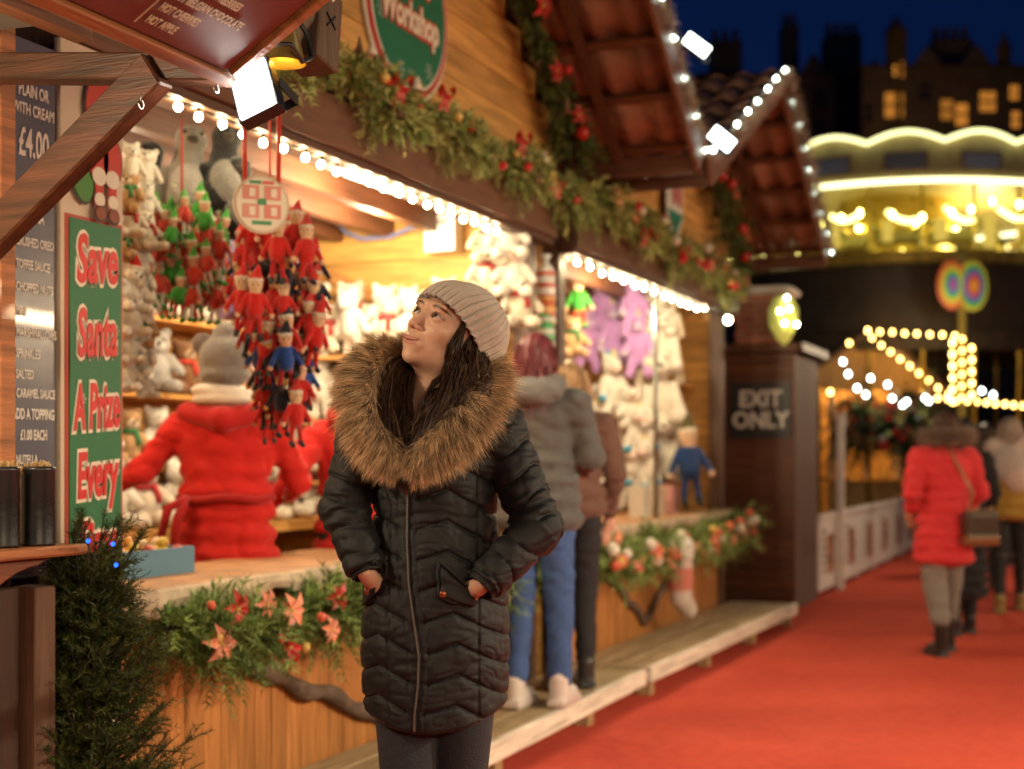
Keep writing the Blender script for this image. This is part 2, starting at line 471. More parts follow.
def roof_side(par,up,zp,ue,ze,y0,y1,battens=True):
    "one pitched side: overlapping clay tiles, battens and rafters under them, barge board on the street edge"
    A=Vector((ue,0,ze)); B=Vector((up,0,zp)); d=(B-A); L=d.length; d.normalize(); nrm=Vector((-d.z,0,d.x)); 
    if nrm.z<0: nrm=-nrm
    mb=MB(); cl=.36; n=int(math.ceil(L/cl)); per=.19
    ny=int((y1-y0)/per*8)
    for c in range(n):
        s0=c*cl-.02; s1=min(L,(c+1)*cl+.03)
        V=[];F=[];C=[]
        tc=[cj((1,1,1),.3) for _ in range(200)]
        for j in range(ny+1):
            y=y0+(y1-y0)*j/ny; ph=(y-y0)/per; w=.022*math.sin(2*PI*ph)
            col=tc[int(ph)%200]
            for (s,o_) in ((s0,.055),(s1,.025),(s1,.043),(s0,.073)):
                p=A+d*s+nrm*(o_+w); V.append((p.x,y,p.z)); C.append(col)
        for j in range(ny):
            a=j*4
            for k in range(4): F.append((a+k,a+(k+1)%4,a+4+(k+1)%4,a+4+k))
        mb.add(V,F,np.array(C,np.float32),True)
    roof=mb.build('roof_tiles',TILE,par)
    b=MB(); k=0; s=.06
    while s<L-.05:
        p=A+d*s+nrm*.012; b.obox((p.x,(y0+y1)/2,p.z),d*.022,(0,(y1-y0)/2,0),nrm*.016,cj((1.6,1.5,1.4),.15)); s+=cl
    for y in np.arange(y0+.42,y1,.62):
        p=A+d*(L/2)-nrm*.03; b.obox((p.x,y,p.z),d*(L/2-.02),(0,.022,0),nrm*.026,(1.2,1.1,1))
    b.build('rafters',DARKY,roof)
    g=MB(); p=A+d*(L/2)-nrm*.012; g.obox((p.x,y0-.016,p.z),d*(L/2+.04),(0,.014,0),nrm*.085,(1.7,1.5,1.35))
    p=A+d*.0-nrm*.03; g.obox((p.x,(y0+y1)/2,p.z-.02),(.02,0,0),(0,(y1-y0)/2-.01,0),(0,0,.055),(1.3,1.15,1.05))
    bev(g.build('barge_board',DARKY,roof))
    return roof

def stall(label,u0,u1,peak,zp,el,er,ze,yf=2.75,yb=4.3,ov=2.0,cz=.92,op=(2.42,2.63)):
    t=thing('market_stall',label,'market stall',((u0+u1)/2,yf,0),group='pitched timber stalls along the carpet')
    m=MB(); boards_z(m,u0,u1,yf,yf+.03,.02,cz-.06,.105); m.build('front_panel',PINEZ,t)
    live_edge_top(u0-.02,u1+.02,yf-.10,yf+.42,cz,.075).build('counter_top',EDGE,t)
    for (xa) in (u0,u1-.10):
        q=MB(); q.box(xa,xa+.10,yf-.03,yf+.07,0,2.62,(1,1,1)); bev(q.build('corner_post',DARKZ,t))
    q=MB(); q.box(u0-.01,u1+.01,yf-.12,yf-.036,op[0]+.02,op[1]); q.box(u0-.01,u1+.01,yf-.145,yf-.122,op[0]+.05,op[1]+.03,(1.5,1.4,1.3)); bev(q.build('fascia_beam',DARKX,t))
    sl_l=(zp-ze)/(peak-el); sl_r=(zp-ze)/(er-peak)
    def clip(z):
        return (max(u0,peak-(zp-.06-z)/sl_l),min(u1+.2,peak+(zp-.06-z)/sl_r))
    q=MB(); boards_x(q,u0,u1,yf-.03,yf+.0,op[1]-.02,zp,.15,clip=clip); q.build('gable_wall',PINE,t)
    roof_side(t,peak,zp,el,ze,ov,yb+.15); roof_side(t,peak,zp,er,ze,ov,yb+.15)
    q=MB(); boards_x(q,u0,u1,yb,yb+.03,0,2.75,.15); q.build('back_wall',PINE,t)
    for xa in (u0,u1-.03):
        q=MB(); z=0
        while z<2.72: q.box(xa,xa+.03,yf+.08,yb,z,min(z+.145,2.75),cj((1,1,1),.14)); z+=.15
        q.build('side_wall',INNER,t)
    q=MB(); q.box(u0,u1,yf-.1,yb,2.66,2.69,(1.3,1.2,1.1)); 
    for k in range(int((yb-yf)/.32)): q.box(u0+.03,u1-.03,yf+.15+k*.32,yf+.21+k*.32,2.52,2.66,(1.8,1.6,1.5))
    q.build('ceiling',DARKX,t)
    q=MB(); q.box(u0,u1,yf+.03,yb,.06,.10,(.5,.45,.4)); q.build('floor_boards',PINE,t)
    return t
S1=stall('long prize toy stall whose planked gable carries the round green workshop sign',3.16,6.98,5.25,4.57,3.0,7.5,2.96)
S2=stall('toy stall with purple unicorns, second along the carpet, under the low brown tiled roof',7.32,11.08,9.72,3.92,7.75,11.4,2.94)
def log_part(name,pts,r,par,seed): wavy_log(pts,r,seed).build(name,BARK,par)
log_part('log_brace',[tuple(aty(a,b,2.73)) for a,b in ((196,628),(232,655),(285,682),(340,700),(392,724))],.034,S1,1)
log_part('log_brace',[(6.3,2.735,.30),(6.6,2.735,.55),(6.9,2.735,.82)],.026,S1,5)
log_part('log_brace',[(7.45,2.735,.82),(8.2,2.735,.62),(8.95,2.735,.26)],.026,S2,2)
log_part('log_brace',[(9.0,2.735,.26),(9.8,2.735,.62),(10.9,2.735,.84)],.026,S2,3)
q=MB(); p=aty(650,470,2.74); q.tube([(p.x,2.70,.92),(p.x,2.70,2.40)],.016,10,(.8,.9,.85)); q.build('metal_pole',METAL,S2)
# shelves of stall one on its back and right walls
for z in (1.28,1.62,1.98,2.28):
    q=MB(); q.box(4.3,6.9,4.02,4.29,z-.02,z,(1.1,1,.9)); q.build('shelf',PINE,S1)
for z in (1.20,1.52,1.86):
    q=MB(); q.box(6.55,6.94,3.0,4.0,z-.02,z,(1.1,1,.9)); q.build('shelf',PINEY,S1)
for z in (1.2,1.55,1.9):
    q=MB(); q.box(10.75,11.04,2.95,4.28,z-.02,z,(1.1,1,.9)); q.build('shelf',PINEY,S2)
q=MB(); q.beam((6.93,3.15,1.95),(6.93,4.1,2.42),.03,.06,(.8,.7,.6)); q.build('wall_brace',PINEY,S1)

# ================================================================== platforms
def platform(label,u0,u1,yw,yf0,yf1,z0,z1):
    t=thing('step_platform',label,'platform',((u0+u1)/2,yf0,0),group='plank steps in front of the stalls')
    mb=MB(); n=3
    for k in range(n):
        a0=yf0+.03+(yw-yf0-.03)*k/n; b0=yf0+.03+(yw-yf0-.03)*(k+1)/n-.006
        a1=yf1+.03+(yw-yf1-.03)*k/n; b1=yf1+.03+(yw-yf1-.03)*(k+1)/n-.006
        mb.prism([(u0,a0,z0-.025),(u1,a1,z1-.025),(u1,b1,z1-.025),(u0,b0,z0-.025)],(0,0,.025),cj((1,1,1),.08))
    bev(mb.build('deck_boards',DECK,t),.003)
    e=MB(); e.beam((u0,yf0+.012,z0-.04),(u1,yf1+.012,z1-.04),.034,.088,(1,1,1)); bev(e.build('front_edge',DECKEDGE,t))
    for u in np.arange(u0+.12,u1,1.2):
        f=(u-u0)/(u1-u0); y=yf0+(yf1-yf0)*f
        q=MB(); q.box(u-.04,u+.04,y+.032,y+.11,.001,z0-.027,(.8,.7,.6)); bev(q.build('foot_block',DECK,t))
        q=MB(); q.box(u-.04,u+.04,yw-.1,yw-.02,.001,z0-.027,(.8,.7,.6)); q.build('foot_block',DECK,t)
    return t
platform('worn plank step nearest the camera, behind the woman in the black coat',2.9,7.46,2.73,2.22,2.27,.17,.165)
platform('plank step farther along, under the second stall counter',7.50,11.3,2.73,2.25,2.19,.175,.17)

# ================================================================== near stall (crepes)
NS=thing('dessert_stall','dark timber dessert stall cropped by the left edge, with shelf and raised menu flap','market stall',(2.3,2.62,0))
q=MB(); boards_z(q,.4,2.86,2.62,2.65,0,1.08,.12,base=(.3,.25,.2)); q.build('front_panel',PINEZ,NS)
q=MB(); q.box(2.835,2.893,2.56,2.66,1.10,2.5,(2.2,2.0,1.8)); bev(q.build('corner_post',BROWN,NS))
pa=at(8,700,3.5); q=MB(); q.box(2.755,2.83,2.38,2.46,0,1.0,(.75,.55,.42)); bev(q.build('shelf_post',GREYWOOD,NS))
q=MB(); q.box(2.63,2.745,2.42,2.5,0,1.0,(.3,.2,.15)); bev(q.build('shelf_post',GREYWOOD,NS))  # darker tint paints the shade beside the front post
q=MB(); q.box(1.2,2.93,2.36,2.62,1.072,1.098,(2.1,1.9,1.7)); bev(q.build('shelf',BROWN,NS),.006)
q=MB(); pr=[]
for i in range(11):
    a=i/10*PI/2; pr.append((2.70+.19*(1-math.sin(a)) if False else 2.60+.22*math.cos(a)*1.0,0,1.07-.20*(math.sin(a))))
poly=[(2.55,2.40,1.07),(2.84,2.40,1.07)]+[(2.84-.27*math.sin(a*PI/20)**1.0,2.40,1.055-.17*(1-math.cos(a*PI/20))) for a in range(1,11)]+[(2.55,2.40,.86)]
q.prism(poly,(0,.05,0),(1.1,.75,.6)); bev(q.build('shelf_bracket',BROWN,NS))
q=MB(); q.box(2.0,2.833,2.655,2.665,1.10,2.45,(1,1,1)); q.build('cream_wall',mat('cream_paint',(.72,.62,.42),.6,.08,5,.05,30),NS)
# soffit, beam, brace
b0=at(-120,68,3.45); b1=at(236,70,3.05)
q=MB(); q.beam(b0,b1,.07,.060,(.36,.26,.20)); bev(q.build('canopy_beam',BROWNY,NS))
q=MB(); q.beam(at(-60,290,3.36),at(158,70,3.09),.05,.088,(.40,.26,.19)); bev(q.build('canopy_brace',BROWNY,NS),.005)
q=MB(); q.prism([(1.2,2.62,2.32),(2.62,2.62,2.32),(2.62,1.75,2.30),(1.2,1.75,2.30)],(0,0,.02),(1,1,1)); q.build('soffit',mat('soffit_board',(.17,.155,.13),.8,.3,4,.2,20),NS)
q=MB(); q.box(1.2,2.62,2.1,2.15,2.26,2.30,(1.1,1,1)); q.box(1.2,2.86,2.60,2.66,2.5,2.6); q.build('soffit_rail',BROWN,NS)
# raised flap
fu=Vector((1,0,0)); fd=Vector((0,-.85,.525)).normalized(); fn=fu.cross(fd)   # face that looks down to the street
c0=Vector((2.546,1.70,2.11))
w_,h_=1.9,.66
ctr=c0-fu*(w_/2)+fd*(h_/2)
nf=Vector((0,-.525,-.85))
q=MB(); q.obox(ctr-nf*.014,fu*w_/2,fd*h_/2,nf*.012); q.build('raised_flap',BROWN,NS)
q=MB()
q.obox(c0-fu*(w_/2)+fd*.012+nf*.004,fu*w_/2,fd*.014,nf*.016,(1.5,1.3,1.2)); q.obox(c0-fu*.012+fd*(h_/2),fu*.014,fd*(h_/2-.03),nf*.016,(1.7,1.5,1.3))
bev(q.build('flap_frame',BROWN,NS),.003)
MB_=mat('menu_flap_board',(.13,.035,.03),.35,.25,5,.03,40,coat=.2)
TXG=mat('menu_cream_text',(.62,.50,.34),.5,.05,9,0,col=False)
HM=thing('menu_board','maroon printed menu board fixed under the raised flap at top left','menu board',tuple(ctr))
q=MB(); q.obox(ctr+nf*.004+Vector((0,0,0))-fu*.005,fu*(w_/2-.03),fd*(h_/2-.03),nf*.003); q.build('board',MB_,HM)
def flap_text(s,right_off,up_off,size=.034,bold=.0005,sx=.62,align='LEFT'):
    text('menu_text',s,size,TXG,HM,c0-fu*right_off+fd*up_off+nf*.008,fu,fd,bold,sx,align)
col1=['CHERRY CHOCOLATE','FRESH BANANA','FRESH STRAWBERRIES','HOT BELGIAN CHOCOLATE','HOT CHERRIES','HOT APPLE']
for i,s in enumerate(col1): flap_text(s,.345,.245-.036*i,.028)
for i,s in enumerate(['NUTELLA & BISCOFF','MINI MARSHMALLOWS','SPRINKLES','SALTED CARAMEL SAUCE']): flap_text(s,.70,.19-.038*i,.028)
flap_text('£4.50',.93,.10,.09,.002)
flap_text('TOPPINGS £1.00 EXTRA',.24,.30,.04,.001)
q=MB(); q.obox(c0-fu*.36+fd*.17+nf*.0075,fu*.0012,fd*.125,nf*.001,(1,1,1)); q.build('divider_line',TXG,HM)
# vertical menu panel
MP=thing('menu_board','tall blue grey glossy price panel with white lettering beside the striped Santa sign','menu board',(3.0,2.60,1.0))
q=MB(); q.box(2.93,3.100,2.612,2.632,1.0,2.42); q.build('board',mat('menu_blue_grey',(.12,.125,.17),.22,.15,3,.02,30,coat=.4),MP)
TXW=mat('white_lettering',(.78,.76,.70),.5,.04,9,0,col=False)
lines=[('MILKSHAKE',2.335,.04),('PLAIN OR',2.285,.046),('WITH CREAM',2.235,.042),('£4.00',2.145,.105),('ADD A',2.055,.04),('TOPPING',2.01,.04),('EXTRA',1.955,.045)]
for s,z,sz in lines: text('menu_text',s,sz,TXW,MP,(3.015,2.612,z),(1,0,0),(0,0,1),sz*.02,{'£4.00':.50,'WITH CREAM':.62}.get(s,.57))
for s,z in [('· CRUSHED OREO',1.885),('· TOFFEE SAUCE',1.825),('· CHOPPED NUTS',1.765),('· MINI',1.70),('MARSHMALLOWS',1.645),('· SPRINKLES',1.59),('· SALTED',1.535),('CARAMEL SAUCE',1.485)]:
    text('menu_text',s,.034,TXW,MP,(2.937+(.012 if s[0]!='·' else 0),2.612,z),(1,0,0),(0,0,1),.0006,.57,'LEFT')
text('menu_text','ADD A TOPPING',.040,TXW,MP,(3.015,2.612,1.43),(1,0,0),(0,0,1),.001,.53)
text('menu_text','£1.00 EACH',.038,TXW,MP,(3.015,2.612,1.375),(1,0,0),(0,0,1),.001,.53)
for s,z in [('· NUTELLA',1.31),('· CHOCOLATE',1.25),('   SAUCE',1.20)]: text('menu_text',s,.034,TXW,MP,(2.937,2.612,z),(1,0,0),(0,0,1),.0006,.57,'LEFT')
# Santa sign
SP=thing('sign','tall green sign with red border reading Save Santa A Prize Every Time','sign',(3.2450,2.60,1.0))
q=MB(); q.box(3.1100,3.3750,2.600,2.622,.55,2.46,(.60,.50,.38)); q.build('backing_board',BARE,SP)
q=MB(); q.box(3.1250,3.3690,2.596,2.6005,.57,1.985,(.42,.05,.04)); q.box(3.1370,3.3570,2.591,2.5955,.58,1.975,(.015,.15,.06)); q.build('green_panel',BARE,SP)
RED=mat('sign_red',(.55,.02,.02),.4,.1,9,0,col=False); CREAM=mat('sign_cream',(.75,.68,.55),.5,.1,9,0,col=False)
for s,z,sz in [('Save',1.865,.185),('Santa',1.66,.185),('A Prize',1.455,.175),('Every',1.265,.175),('Time',1.075,.17)]:
    sx={'Save':.53,'Santa':.43,'A Prize':.38,'Every':.44,'Time':.5}[s]
    text('word_outline',s,sz,CREAM,SP,(3.2470,2.591,z),(1,.0,.08),(0,0,1),.0150,sx,sp=1.0,ext=.001,shear=.08)
    text('word',s,sz,RED,SP,(3.2470,2.588,z),(1,.0,.08),(0,0,1),.0050,sx,sp=1.0,ext=.001,shear=.08)
def flake(par,c,r):
    mb=MB()
    for k in range(6):
        a=k*PI/3; e=Vector((math.cos(a),0,math.sin(a)))*r; mb.beam(c,Vector(c)+e,.001,.004,(.7,.75,.7),up=(0,1,0))
        p=Vector(c)+e*.6
        for sg in (-1,1): 
            f=Vector((math.cos(a+sg*.8),0,math.sin(a+sg*.8)))*r*.35; mb.beam(p,p+f,.001,.003,(.7,.75,.7),up=(0,1,0))
    mb.build('snowflake',BARE,par)
for c,r in [((3.2050,2.589,1.885),.018),((3.3050,2.589,1.865),.028),((3.3300,2.589,1.68),.016),((3.1850,2.589,1.48),.016),((3.3150,2.589,1.47),.026),((3.3350,2.589,1.28),.014),((3.3300,2.589,1.09),.02),((3.1750,2.589,1.09),.016)]: flake(SP,c,r)
# plain figure cut-out of the sign: red jacket, belt, white trims, boots and green sack
def disc(mb,c,rx,rz,col,y,n=20,rot=0):
    pts=[]
    for k in range(n):
        a=2*PI*k/n; x=rx*math.cos(a); z=rz*math.sin(a)
        pts.append((c[0]+x*math.cos(rot)-z*math.sin(rot),y,c[1]+x*math.sin(rot)+z*math.cos(rot)))
    mb.prism(pts,(0,-.0012,0),col)
q=MB(); K=(.02,.012,.01); R_=(.5,.03,.02); Wt=(.72,.66,.55)
disc(q,(3.1800,2.06),.055,.10,K,2.5895,rot=.2); disc(q,(3.1820,2.06),.048,.092,(.05,.22,.03),2.588,rot=.2)
disc(q,(3.2750,2.24),.083,.115,K,2.5895); disc(q,(3.2750,2.24),.077,.108,R_,2.588)
disc(q,(3.2500,2.10),.048,.075,K,2.5865); disc(q,(3.3100,2.10),.046,.075,K,2.5865)
disc(q,(3.2500,2.10),.042,.069,R_,2.585); disc(q,(3.3100,2.10),.040,.069,R_,2.585)
for x in (3.2500,3.3080):
    q.box(x-.017,x+.017,2.582,2.5835,1.955,2.07,R_); disc(q,(x,2.05),.030,.026,Wt,2.583); disc(q,(x,1.985),.022,.02,Wt,2.581); disc(q,(x+.002,1.945),.027,.024,K,2.581); disc(q,(x+.002,1.947),.022,.019,(.22,.05,.02),2.579)
q.box(3.2100,3.3400,2.582,2.5835,2.165,2.20,K); q.box(3.2470,3.2830,2.5805,2.582,2.155,2.21,(.6,.38,.05)); q.box(3.2560,3.2740,2.579,2.5805,2.165,2.198,K)
q.V=[v+np.array([0,0,.055],np.float32) for v in q.V]; q.build('painted_figure',BARE,SP)
# canisters
def canister(label,x,y,z,r,h,sticks):
    t=thing('canister',label,'canister',(x,y,z))
    m=MB(); m.lathe([(0,0.001),(r,.001),(r,h*.03),(r*.985,h*.05),(r*.985,h*.94),(r,h*.95),(r,h),(r*.93,h),(r*.93,h-.03),(0,h-.03)],n=28,col=(1,1,1)); m.build('pot',BLACKM,t,world=False)
    m=MB()
    for k in range(sticks):
        a=random.uniform(0,2*PI); rr=random.uniform(0,r*.8); p=Vector((rr*math.cos(a),rr*math.sin(a),h-.035)); m.beam(p,p+Vector((random.uniform(-.02,.02),random.uniform(-.02,.02),random.uniform(.035,.05))),.003,.005,cj((.5,.33,.15),.3))
    m.build('wooden_stirrers',BARE,t,world=False)
p=at(38,546,3.52); canister('black canister of wooden stirrers on the left shelf, nearer the post',p.x,p.y,1.099,.042,.195,60)
p=at(2,546,3.44); canister('black canister on the left shelf, cut by the photo edge',p.x,p.y,1.099,.042,.195,60)

# ================================================================== string lights
def bulb_mesh(name,m,r):
    mb=MB(); mb.lathe([(0,-r*1.15),(r*.55,-r*.95),(r*.92,-r*.5),(r,0),(r*.85,r*.5),(r*.5,r*.95),(r*.45,r*1.2)],n=12); 
    o=mb.build('bulb',m,None); me=o.data; bpy.data.objects.remove(o); return me
def sock_mesh(r):
    mb=MB(); mb.lathe([(0,r*2.3),(r*.55,r*2.3),(r*.6,r*1.0),(r*.4,r*.95)],n=8,col=(.02,.035,.025)); o=mb.build('socket',BLACKP,None); me=o.data; bpy.data.objects.remove(o); return me
BM={}
def light_string(label,pts,m,r=.02,group=None,sock=True,jit=.006,name='string_lights',sag=.0):
    key=(m.name,r)
    if key not in BM: BM[key]=(bulb_mesh('bulb',m,r),sock_mesh(r))
    bm_,sm_=BM[key]
    t=thing(name,label,'string lights',tuple(pts[0]),group=group); o0=Vector(pts[0])
    cab=MB(); P=[]
    for i,p in enumerate(pts):
        P.append(Vector(p)+Vector((0,0,r*2.4)))
        if i<len(pts)-1: P.append((Vector(p)+Vector(pts[i+1]))/2+Vector((0,0,r*1.6)))
    if len(P)>1: cab.tube(P,.004,5,(.02,.03,.02)); cab.build('cable',BLACKP,t)
    for p in pts[:100]:
        b=bpy.data.objects.new('bulb',bm_); COL.objects.link(b); b.parent=t
        b.location=Vector(p)-o0+Vector([random.uniform(-jit,jit) for _ in range(3)])
        b.rotation_euler=(random.uniform(-.3,.3),random.uniform(-.3,.3),0)
        if sock:
            s=bpy.data.objects.new('socket',sm_); COL.objects.link(s); s.parent=b
    return t
def lin(a,b,n,sag=0):
    a=Vector(a); b=Vector(b); return [a.lerp(b,i/(n-1))+Vector((0,0,-sag*4*(i/(n-1))*(1-i/(n-1)))) for i in range(n)]
light_string('warm white bulbs in a row under the beam of the first toy stall',lin((3.60,2.665,2.415),(6.30,2.665,2.410),22,.0),BULBW,.0125,'bulb rows along the stall openings')
light_string('warm white bulbs in a row under the beam of the second toy stall',lin((7.45,2.665,2.405),(10.25,2.665,2.41),14,.0),BULBW,.0125,'bulb rows along the stall openings')
e1=Vector((7.5,1.955,2.93)); pk1=Vector((5.25,1.955,4.55)); light_string('cool white bulbs climbing the roof edge of the first stall',[e1.lerp(pk1,k/11)+Vector((.05,0,.06)) for k in range(12)],BULBC,.0145,'bulb strings along roof edges')
pk2=Vector((9.72,1.955,3.92)); e2l=Vector((7.75,1.955,2.97)); e2r=Vector((11.42,1.955,2.93))
light_string('cool white bulbs along both sloping edges of the second stall roof',[e2l.lerp(pk2,k/7)+Vector((-.05,0,.05)) for k in range(8)]+[pk2.lerp(e2r,k/8)+Vector((.07,0,.04)) for k in range(1,9)],BULBC,.0145,'bulb strings along roof edges')

# ================================================================== floodlights
def flood(label,c,right,up,w,h,strength,col=(1,.96,.86),name='floodlight'):
    right=Vector(right).normalized(); up=Vector(up); up=(up-right*up.dot(right)).normalized(); n=right.cross(up)
    t=thing(name,label,'floodlight',tuple(c),group='led floodlights'); c=Vector(c)
    q=MB(); q.obox(c-n*.02,right*(w/2+.008),up*(h/2+.008),n*.018,(1,1,1))
    for k in range(6): q.obox(c-n*.045+right*(w*(k/5-.5)*.9),right*.003,up*h*.45,n*.012)
    bev(q.build('housing',BLACKM,t),.002)
    q=MB(); q.obox(c+n*.0005,right*w/2,up*h/2,n*.002); q.build('lit_panel',glow('led_%d'%int(strength),col,strength),t)
    q=MB(); 
    for s in (-1,1): q.beam(c-n*.02+right*s*(w/2+.015),c-n*.10+right*s*(w/2+.015),.004,.02)
    q.beam(c-n*.10-right*(w/2+.015),c-n*.10+right*(w/2+.015),.004,.02); q.build('bracket',BLACKM,t)
    return t
# near one: corners seen in the photograph
d0=3.12; tl,tr,br=at(229,76,d0+.02),at(262,59,d0),at(276,101,d0-.05)
cen=(at(229,76,d0+.02)+at(276,101,d0-.05))/2
flood('bright white square floodlight hanging at the corner of the raised menu flap',cen,tr-tl,tr-br,(tr-tl).length,(br-tr).length,90)
c=aty(697,45,1.90); flood('upper of two small white floodlights on the first stall roof edge',c,at(703,52,7)-at(680,35,7),(0,.3,1),.14,.07,5,(.9,1,.95))
c=aty(722,139,1.90); flood('lower of two small white floodlights on the first stall roof edge',c,at(730,150,7.6)-at(705,130,7.6),(0,.3,1),.14,.085,5,(.9,1,.95))
# junction box and lantern by the flap
p=at(312,30,3.35); t=thing('junction_box','scratched grey timber junction box fixed beside the raised flap','box',tuple(p)); q=MB(); q.obox(p,Vector((.05,0,-.01)),Vector((0,.05,0)),Vector((.012,0,.09)),(.75,.7,.65)); bev(q.build('case',GREYWOOD,t),.004)
q=MB(); q.beam(p+Vector((-.02,-.052,.03)),p+Vector((.02,-.052,.0)),.003,.004,(.1,.1,.1)); q.beam(p+Vector((.02,-.052,.03)),p+Vector((-.02,-.052,.0)),.003,.004,(.1,.1,.1)); q.build('scratch_mark',BLACKP,t)
p=at(283,44,3.22); t=thing('lantern','small brass lantern with a glowing yellow bulb above the floodlight','lantern',tuple(p))
q=MB(); q.lathe([(.052,-.045),(.05,-.04),(.035,.02),(.018,.05),(.005,.055)],n=18,col=(1,1,1)); q.build('shade',mat('brass',(.75,.5,.12),.3,.2,10,.1,30,metal=.8),t,world=False)
q=MB(); q.ball((0,0,-.015),.014,12,8); q.build('bulb',glow('bulb_yellow',(1,.65,.15),60),t,world=False)
q=MB(); q.tube([(0,0,.05),(.03,-.01,.075),(.07,-.02,.04),(.06,-.04,-.02),(.0,-.05,-.045),(-.05,-.05,-.02),(-.1,-.03,-.03)],.006,7,(1,1,1)); q.build('cable',BLACKP,t,world=False)
def hook(label,c):
    q=MB(); pts=[Vector((0,0,.02))]+[Vector((.008*math.sin(a),0,-.008+.008*math.cos(a)*-1+.008)) for a in np.linspace(0,5,12)]
    pts=[Vector((0,0,.022)),Vector((0,0,.008))]+[Vector((.009*math.sin(a),0,-.001+.009*math.cos(a))) for a in np.linspace(0,5,12)]
    q.tube(pts,.0016,6); o=q.build('cup_hook',METAL,None); o.location=c; tag(o,label,'hook','metal cup hooks under the dessert stall canopy')
hook('small metal hook under the canopy beam beside the floodlight',at(216,88,3.0)); hook('small metal hook on the top of the diagonal brace',at(141,104,2.97))
# ================================================================== workshop disc sign and pennant
GW=thing('sign','round green sign with red rim and white lettering on the planked gable','sign',(5.42,2.70,3.2))
q=MB()
def ydisc(mb,c,r,y,th,col,n=40,sx=1.0): mb.prism([(c[0]+r*sx*math.cos(2*PI*k/n),y,c[1]+r*math.sin(2*PI*k/n)) for k in range(n)],(0,-th,0),col)
cx,czz=5.42,3.235
ydisc(q,(cx,czz),.40,2.712,.012,(.72,.70,.62)); ydisc(q,(cx,czz),.385,2.6995,.004,(.45,.03,.03)); ydisc(q,(cx,czz),.355,2.695,.003,(.72,.70,.62)); ydisc(q,(cx,czz),.343,2.6915,.003,(.012,.16,.085))
q.build('disc',BARE,GW)
for s,z,sz in (("Santa's",3.375,.19),('Workshop',3.185,.165)):
    text('word_outline',s,sz,RED,GW,(cx,2.6885,z),(1,0,0),(0,0,1),.016,.74,ext=.0008,shear=.1)
    text('word',s,sz,CREAM,GW,(cx,2.685,z),(1,0,0),(0,0,1),.006,.74,ext=.0008,shear=.1)
for c,r in (((5.33,2.688,2.95),.03),((5.43,2.688,2.93),.035),((5.60,2.688,3.0),.03),((5.68,2.688,3.16),.025),((5.15,2.688,3.15),.03)): flake(GW,c,r*1.3)
pb=aty(675,200,2.66); PN=thing('pennant','white and green pointed banner with pink figures on the second stall gable','banner',tuple(pb))
q=MB(); x=pb.x; z=pb.z
q.prism([(x-.22,2.665,z+.28),(x+.22,2.665,z+.28),(x+.20,2.665,z-.12),(x,2.665,z-.30),(x-.20,2.665,z-.12)],(0,-.004,0),(.68,.70,.66))
q.prism([(x-.19,2.660,z-.08),(x+.19,2.660,z-.08),(x,2.660,z-.27)],(0,-.002,0),(.02,.22,.16))
for k,(dx,dz) in enumerate([(-.09,.14),(.07,.18),(-.02,.03),(.11,.03)]): disc(q,(x+dx,z+dz),.05,.07,(.55,.12,.12),2.657)
q.build('cloth',BARE,PN)

# ================================================================== side booth with EXIT ONLY sign
BT=thing('booth','narrow dark plank booth between the second stall and the white fence','booth',(12.9,2.9,0))
q=MB(); boards_x(q,0,0,0,0,0,0)
z=0
while z<2.22:
    q.box(12.40,12.43,2.42,3.05,z,min(z+.085,2.25),cj((1.5,1.2,1.05),.2)); z+=.09
q.build('side_wall',DARKY,BT)
q=MB(); boards_z(q,12.43,13.5,2.42,2.45,0,2.22,.12,base=(.9,.9,1.0)); q.build('street_wall',GREYWOOD,BT)
q=MB(); q.box(12.43,13.5,2.46,3.05,2.2,2.25); q.box(12.34,13.6,2.34,3.12,2.26,2.33,(1.5,1.4,1.3)); q.box(13.46,13.5,2.46,3.05,0,2.2); q.box(12.44,13.5,3.02,3.05,0,2.2); q.build('roof',DARKX,BT)
EX=thing('sign','dark EXIT ONLY sign with pale capitals on the narrow plank booth','sign',(12.39,2.73,1.7))
q=MB(); q.box(12.380,12.398,2.45,2.99,1.50,1.99,(.022,.022,.028)); q.build('board',BARE,EX)
for s,z in (('EXIT',1.84),('ONLY',1.655)): text('word',s,.20,WHITE,EX,(12.380,2.72,z),(0,-1,0),(0,0,1),.006,.92,ext=.001)
# brick chimney-like box and lit star box on the booth roof
CH=thing('chimney','small frosted brick chimney standing on the dark booth roof','chimney',(12.5,2.72,2.33))
q=MB()
for r in range(7):
    for side in range(2):
        o_=.0 if r%2 else .06
        for k in range(5):
            y0=2.50+k*.12-o_+.026; y0=max(2.52,y0); y1=min(2.94,2.50+(k+1)*.12-o_+.01)
            if y1-y0>.02: q.box(12.36+side*.33,12.42+side*.33,y0,y1,2.335+r*.062,2.335+r*.062+.048,cj((.50,.19,.12),.3))
q.box(12.38,12.73,2.53,2.93,2.335,2.765,(.5,.44,.38)); q.build('brickwork',mat('brick_any',(1,1,1),.85,.25,20,.3,60),CH)
q=MB(); q.box(12.33,12.80,2.48,2.98,2.768,2.83,(.75,.72,.68))
for k in range(24): q.ball((random.uniform(12.33,12.8),random.choice((2.49,2.97,random.uniform(2.5,2.95))),2.80),(.05,.05,random.uniform(.02,.05)),8,5,(.8,.78,.74))
q.build('frosted_cap',mat('frost_any',(1,1,1),.8,.2,20,.4,60),CH)
p=at(784,320,12.0); LB=thing('lantern','yellow green faceted lantern full of small bulbs beside the brick chimney','lantern',tuple(p))
